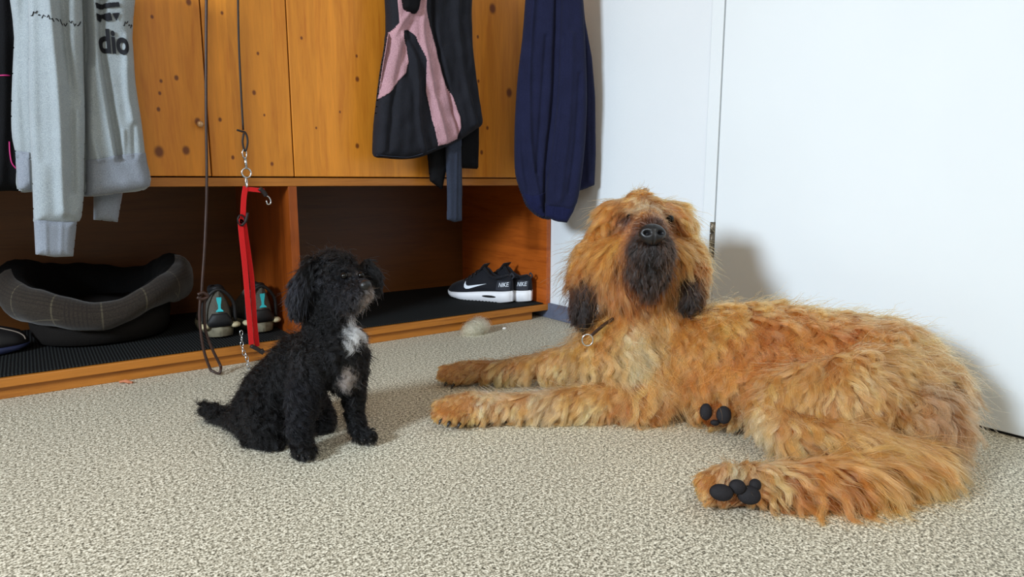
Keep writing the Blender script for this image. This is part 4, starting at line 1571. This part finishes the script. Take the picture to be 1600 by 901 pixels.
# nose: broad pad with two nostrils
nf = frame3(vec(.04, .32, 1))        # axis out of the muzzle
nb_ = MB()
vs, fs = [], []
nm = MB().ball((0, 0, 0), (1, 1, 1), 56, 36)
mod = []
for v in nm.v:
    v = np.array(v)
    a, s_, u = v      # a along the axis, s across, u up
    wd = .0275 * (1 - .22 * max(0, -u))
    q = np.array([a * .017, s_ * wd, u * .0215])
    for sg in (-1, 1):
        dd = ((s_ - sg * .47) ** 2 + (u - .02) ** 2 * 1.3)
        if a > 0:
            q[0] -= .015 * math.exp(-dd / .035)
    if a > 0:
        q[0] -= .003 * math.exp(-(s_ / .07) ** 2) * (1 if u < .3 else .3)
    mod.append(nose_c + q @ nf)
nm.v = [tuple(v) for v in mod]
nm.build('nose', M_nose, big)
for (p) in (B(985, 339, 1.442), B(1047, 342, 1.446)):
    MB().ball(p, .0085, 16, 12).build('eye', M_eye, big)
for p, r in pads:
    fr3 = frame3(EYE - p)
    MB().ball(p, (.0055, r[0], r[1]), 18, 12, fr3).build('paw_pad', M_padb, big)
# claws
for (px, py, d) in ((690, 655, 1.342), (703, 659, 1.338), (719, 661, 1.34), (698, 597, 1.632), (709, 600, 1.628)):
    p = B(px, py, d)
    MB().tube([p, p + vec(-.4, -.35, .5) * .007, p + vec(-.45, -.8, .6) * .011], [.0038, .003, .001], 8).build('claw', M_claw, big)
# collar: short leather end with a steel ring
cl = MB().tube(spline([B(958, 498, 1.445), B(944, 507, 1.425), B(933, 516, 1.415), B(924, 524, 1.408)], 5), .0045, 8, flat=.5).build('collar', M_leather, big)
cc = B(918, 531, 1.403)
MB().tube([cc + RT * .0115 * math.cos(a) + Z3 * .0125 * math.sin(a) for a in np.linspace(0, 2 * math.pi, 20)[:-1]], .0016, 6, True).build('ring', M_chrome, cl)

# ------------------------------------------------------------------ the small black dog
BLK = np.array((.0022, .0020, .0024, 1))
BLB = np.array((.004, .004, .0058, 1))
WHT = np.array(srgb(242, 242, 248))
GRY = np.array(srgb(140, 128, 122))
small = tag(empty('dog', (.40, 1.30, 0)), 'small curly black dog with a white chest patch sitting upright on the floor', 'dog')
sch = [
    [(B(521, 432, 1.275), .046), (B(512, 480, 1.285), .040), (B(515, 510, 1.285), .044), (B(520, 545, 1.29), .050), (B(475, 570, 1.315), .060), (B(435, 612, 1.335), .062), (B(408, 645, 1.33), .052)],
    [(B(520, 545, 1.275), .045), (B(538, 535, 1.275), .036), (B(535, 580, 1.29), .038)],
    [(B(521, 440, 1.27), .042), (B(545, 452, 1.24), .029), (B(562, 454, 1.222), .020)],
    [(B(535, 462, 1.25), .026), (B(556, 468, 1.225), .015)],
    [(B(495, 555, 1.27), .042), (B(478, 605, 1.25), .028), (B(471, 650, 1.238), .0185), (B(471, 685, 1.232), .0165), (B(474, 702, 1.22), .018), (B(480, 705, 1.205), .013)],
    [(B(545, 555, 1.29), .034), (B(550, 600, 1.305), .022), (B(553, 640, 1.302), .0155), (B(559, 667, 1.296), .0145), (B(566, 679, 1.285), .0155), (B(577, 681, 1.275), .0115)],
    [(B(425, 635, 1.305), .05), (B(420, 660, 1.285), .038), (B(400, 678, 1.285), .022), (B(420, 689, 1.265), .014), (B(436, 690, 1.26), .011)],
    [(B(470, 620, 1.37), .045), (B(497, 650, 1.365), .030), (B(505, 664, 1.35), .018)],
    [(B(392, 655, 1.35), .028), (B(366, 654, 1.385), .017), (B(345, 650, 1.40), .014), (B(328, 642, 1.41), .010)],
]
sme = body_mesh(sch, [(B(537, 428, 1.235), (.014, .014, .012), np.eye(3))], .0042, 5, 'body')
SA = [
    (B(520, 395, 1.26), V_(0, .4, .3), .028, BLK, 1.2), (B(495, 400, 1.27), V_(-.7, .2, .1), .030, BLK, 1.2), (B(550, 398, 1.25), V_(.7, .1, .2), .030, BLK, 1.2), (B(535, 412, 1.225), V_(.5, -.5, .4), .022, BLK, 1),
    (B(555, 415, 1.23), V_(.7, -.5, .2), .022, BLK, 1), (B(537, 430, 1.22), V_(.2, -.9, .3), .009, BLB, .3), (B(560, 432, 1.215), V_(.4, -.5, .3), .010, BLB * 1.5, .3),
    (B(520, 450, 1.22), V_(-.2, -1, .2), .026, BLB, .8), (B(535, 465, 1.21), V_(0, -1, .2), .026, BLB * 1.2, .7), (B(550, 452, 1.205), V_(.2, -1, .2), .018, BLB * 1.3, .5), (B(560, 458, 1.20), V_(.2, -1, .2), .015, BLB, .4), (B(556, 470, 1.21), V_(0, -1, .2), .018, BLB, .5), (B(580, 464, 1.20), V_(.3, -.9, .2), .010, GRY, .4),
    (B(572, 474, 1.205), V_(.3, -.9, .2), .012, GRY, .4), (B(548, 480, 1.22), V_(0, -1, .2), .02, BLK, .5), (B(500, 460, 1.24), V_(-.2, -1, .1), .028, BLK, 1), (B(590, 420, 1.27), V_(.3, -1, 0), .03, BLK, 1),
    (B(500, 500, 1.24), V_(0, -1, .1), .026, BLK, 1), (B(545, 510, 1.24), V_(.1, -1, .1), .026, BLK, .8), (B(530, 550, 1.23), V_(.0, -1, .1), .024, BLK, .9), (B(568, 550, 1.26), V_(.2, -1, .1), .022, BLK, .9),
    (B(535, 590, 1.25), V_(.1, -1, .1), .022, BLK, .7), (B(450, 530, 1.27), V_(-.5, -.8, .1), .026, BLK, 1.1), (B(440, 590, 1.26), V_(-.4, -.8, .2), .028, BLK, 1.2), (B(400, 600, 1.30), V_(-.6, -.8, 0), .026, BLK, 1.2),
    (B(370, 640, 1.32), V_(-.5, -.8, 0), .026, BLK, 1.2), (B(420, 650, 1.25), V_(-.2, -.9, .2), .028, BLK, 1.2), (B(400, 680, 1.26), V_(-.2, -.9, .3), .022, BLK, 1),
    (B(475, 610, 1.22), V_(-.2, -.9, .2), .026, BLB, 1.2), (B(470, 650, 1.215), V_(-.1, -1, .2), .022, BLB, 1.2), (B(474, 700, 1.20), V_(.1, -.9, .4), .013, BLK, .8), (B(553, 620, 1.28), V_(0, -1, .2), .020, BLK, 1.1),
    (B(555, 660, 1.28), V_(0, -1, .2), .016, BLK, 1), (B(570, 680, 1.27), V_(.5, -.6, .3), .011, BLK, .8), (B(500, 650, 1.34), V_(0, -1, .2), .02, BLK, 1),
    (B(366, 652, 1.37), V_(-.9, 0, 0), .030, BLK, 1.2), (B(340, 645, 1.39), V_(-.9, .35, 0), .030, BLK, 1.3), (B(328, 640, 1.40), V_(-.8, .5, .1), .026, BLK, 1.4),
]
link('body', sme, skin_mat('black_skin', sme, SA, .6), small)
w1, w2 = B(543, 516, 1.238), B(538, 586, 1.245)


def small_col(P, N, c):
    d = P - EYE
    # measured on the chest, across and up
    def patch(p, rw, rh, seed):
        q = P - p
        s_ = q @ RT
        u = q[:, 2]
        n = noise3(P, 90, seed)[:, 0] * .22
        return np.clip(((1 - np.sqrt((s_ / rw) ** 2 + (u / rh) ** 2)) + n) * 4, 0, 1) * (np.abs(q @ FH) < .06) * ((N @ FH) < .2)
    a = patch(w1, .018, .032, 3)[:, None]
    b = patch(w2, .020, .024, 4)[:, None] * .7
    c = c * (1 - a) + WHT[:3] * a
    c = c * (1 - b) + GRY[:3] * 1.5 * b
    e = patch(B(541, 427, 1.222), .014, .004, 5)[:, None] * .3
    return c * (1 - e) + GRY[:3] * e


def dens_small(c, n):
    d = np.where((n[:, 2] < -.6) & (c[:, 2] < .03), .1, 1.0)
    d *= 1 + 1.5 * np.exp(-(((c - B(552, 450, 1.22)) ** 2).sum(1)) / .035 ** 2)
    return d


grow('fur', sme, small, M_hair_black, 75000, SA, 3600, K=9, rad=.00036, wave=.0045, wavelen=.016, clumpf=.7, lift=.6, density=dens_small, grav=.3, floor_z=.0015, colfn=small_col, frizz=.3, stray=.06, jitter=.5)
for ch, an, nn in (([(B(492, 412, 1.25), .012), (B(478, 436, 1.24), .017), (B(468, 462, 1.24), .018), (B(464, 480, 1.24), .013)],
                [(B(488, 410, 1.23), V_(-.6, -.6, .1), .026, BLK, .6), (B(475, 440, 1.22), V_(-.25, -1, .1), .034, BLB, .35), (B(465, 470, 1.22), V_(-.15, -1, .1), .026, BLB * 1.2, .3), (B(455, 480, 1.23), V_(-.2, -1, 0), .022, BLB, .3)], 9000),
               ([(B(572, 412, 1.285), .010), (B(584, 430, 1.285), .013), (B(587, 448, 1.285), .010)],
                [(B(575, 415, 1.27), V_(.5, -.8, .1), .020, BLK, .6), (B(588, 435, 1.27), V_(.15, -1, .1), .024, BLK, .5), (B(589, 450, 1.27), V_(0, -1, .1), .018, BLK, .5)], 4500)):
    em = body_mesh([ch], [], .004, 3, 'ear')
    eo = link('ear', em, skin_mat('ear_skin', em, an, .5), small)
    grow('ear_fur', em, eo, M_hair_black, nn, an, 260, K=8, rad=.00036, wave=.004, wavelen=.03, clumpf=.6, lift=.35, grav=.5, frizz=.15, stray=.03, jitter=.22)
np_ = B(571, 445, 1.192)
MB().ball(np_, (.0095, .0120, .0092), 18, 12, frame3(vec(.85, .1, .5))).build('nose', M_nose, small)
MB().ball(B(538, 431, 1.219), .0070, 16, 12).build('eye', M_eye, small)
MB().ball(B(564, 430, 1.229), .0060, 16, 12).build('eye', M_eye, small)
for (px, py, d) in ((466, 711, 1.196), (474, 714, 1.192), (483, 712, 1.19), (570, 686, 1.262), (580, 685, 1.262)):
    p = B(px, py, d)
    p[2] = max(p[2], .004)
    MB().tube([p, p + vec(.1, -.2, .8) * .004], [.0022, .001], 6).build('claw', M_claw, small)

# ------------------------------------------------------------------ bits on the floor
def tuft(name, c, r, n, rad, col, label, cat):
    nrm = rng.normal(size=(n, 3))
    nrm /= np.linalg.norm(nrm, axis=1)[:, None]
    q = np.array(c) + nrm * np.array(r) * (rng.random((n, 1)) ** .7)
    q = q + noise3(q, 60, 11) * r[2] * .45
    q[:, 2] = np.maximum(q[:, 2], .002)
    K = 12
    a = rng.random(n) * 6.28
    P = np.zeros((n, K, 3))
    u = np.cross(nrm, rng.normal(size=(n, 3)))
    u /= np.linalg.norm(u, axis=1)[:, None]
    v = np.cross(nrm, u)
    rr = (.4 + .6 * rng.random(n)) * r[0] * .6
    for k in range(K):
        t = a + 3.6 * k / (K - 1)
        P[:, k] = q + u * (rr * np.cos(t))[:, None] + v * (rr * np.sin(t))[:, None] * .8
    P[:, :, 2] = np.maximum(P[:, :, 2], .0008)
    cols = np.array(col[:3])[None] * (.8 + .4 * rng.random((n, 1)))
    o = strands_object(name, P, np.full((n, K), rad), np.clip(cols, 0, .95), M_hair_gold, None)
    return tag(o, label, cat, kind='stuff')


tuft('fur_fluff', onZ(741, 521) + Z3 * .020, (.046, .034, .021), 2600, .00026, srgb(226, 200, 156), 'pale ball of shed dog fur on the floor below the sneakers', 'fluff')
p = onZ(788, 514)
MB().ball(p + Z3 * .003, (.008, .006, .004), 10, 6).build('x', plain('white_paper', srgb(230, 228, 222), .8)).name = 'paper_scrap'
tag(bpy.data.objects['paper_scrap'], 'tiny white paper scrap on the floor right beside the fur fluff', 'scrap')
p = onZ(196, 599)
crumb = MB()
crumb.tube(spline([p + RT * -.014 + Z3 * .004, p + Z3 * .0065, p + RT * .010 + Z3 * .004, p + RT * .018 + Z3 * .003], 4), [.003] * 4 + [.0045] * 5 + [.003] * 4, 7)
tag(crumb.build('chew_crumb', plain('reddish_chew', srgb(176, 110, 78), .8)), 'small reddish chew crumb on the floor below the dog bed', 'crumb')
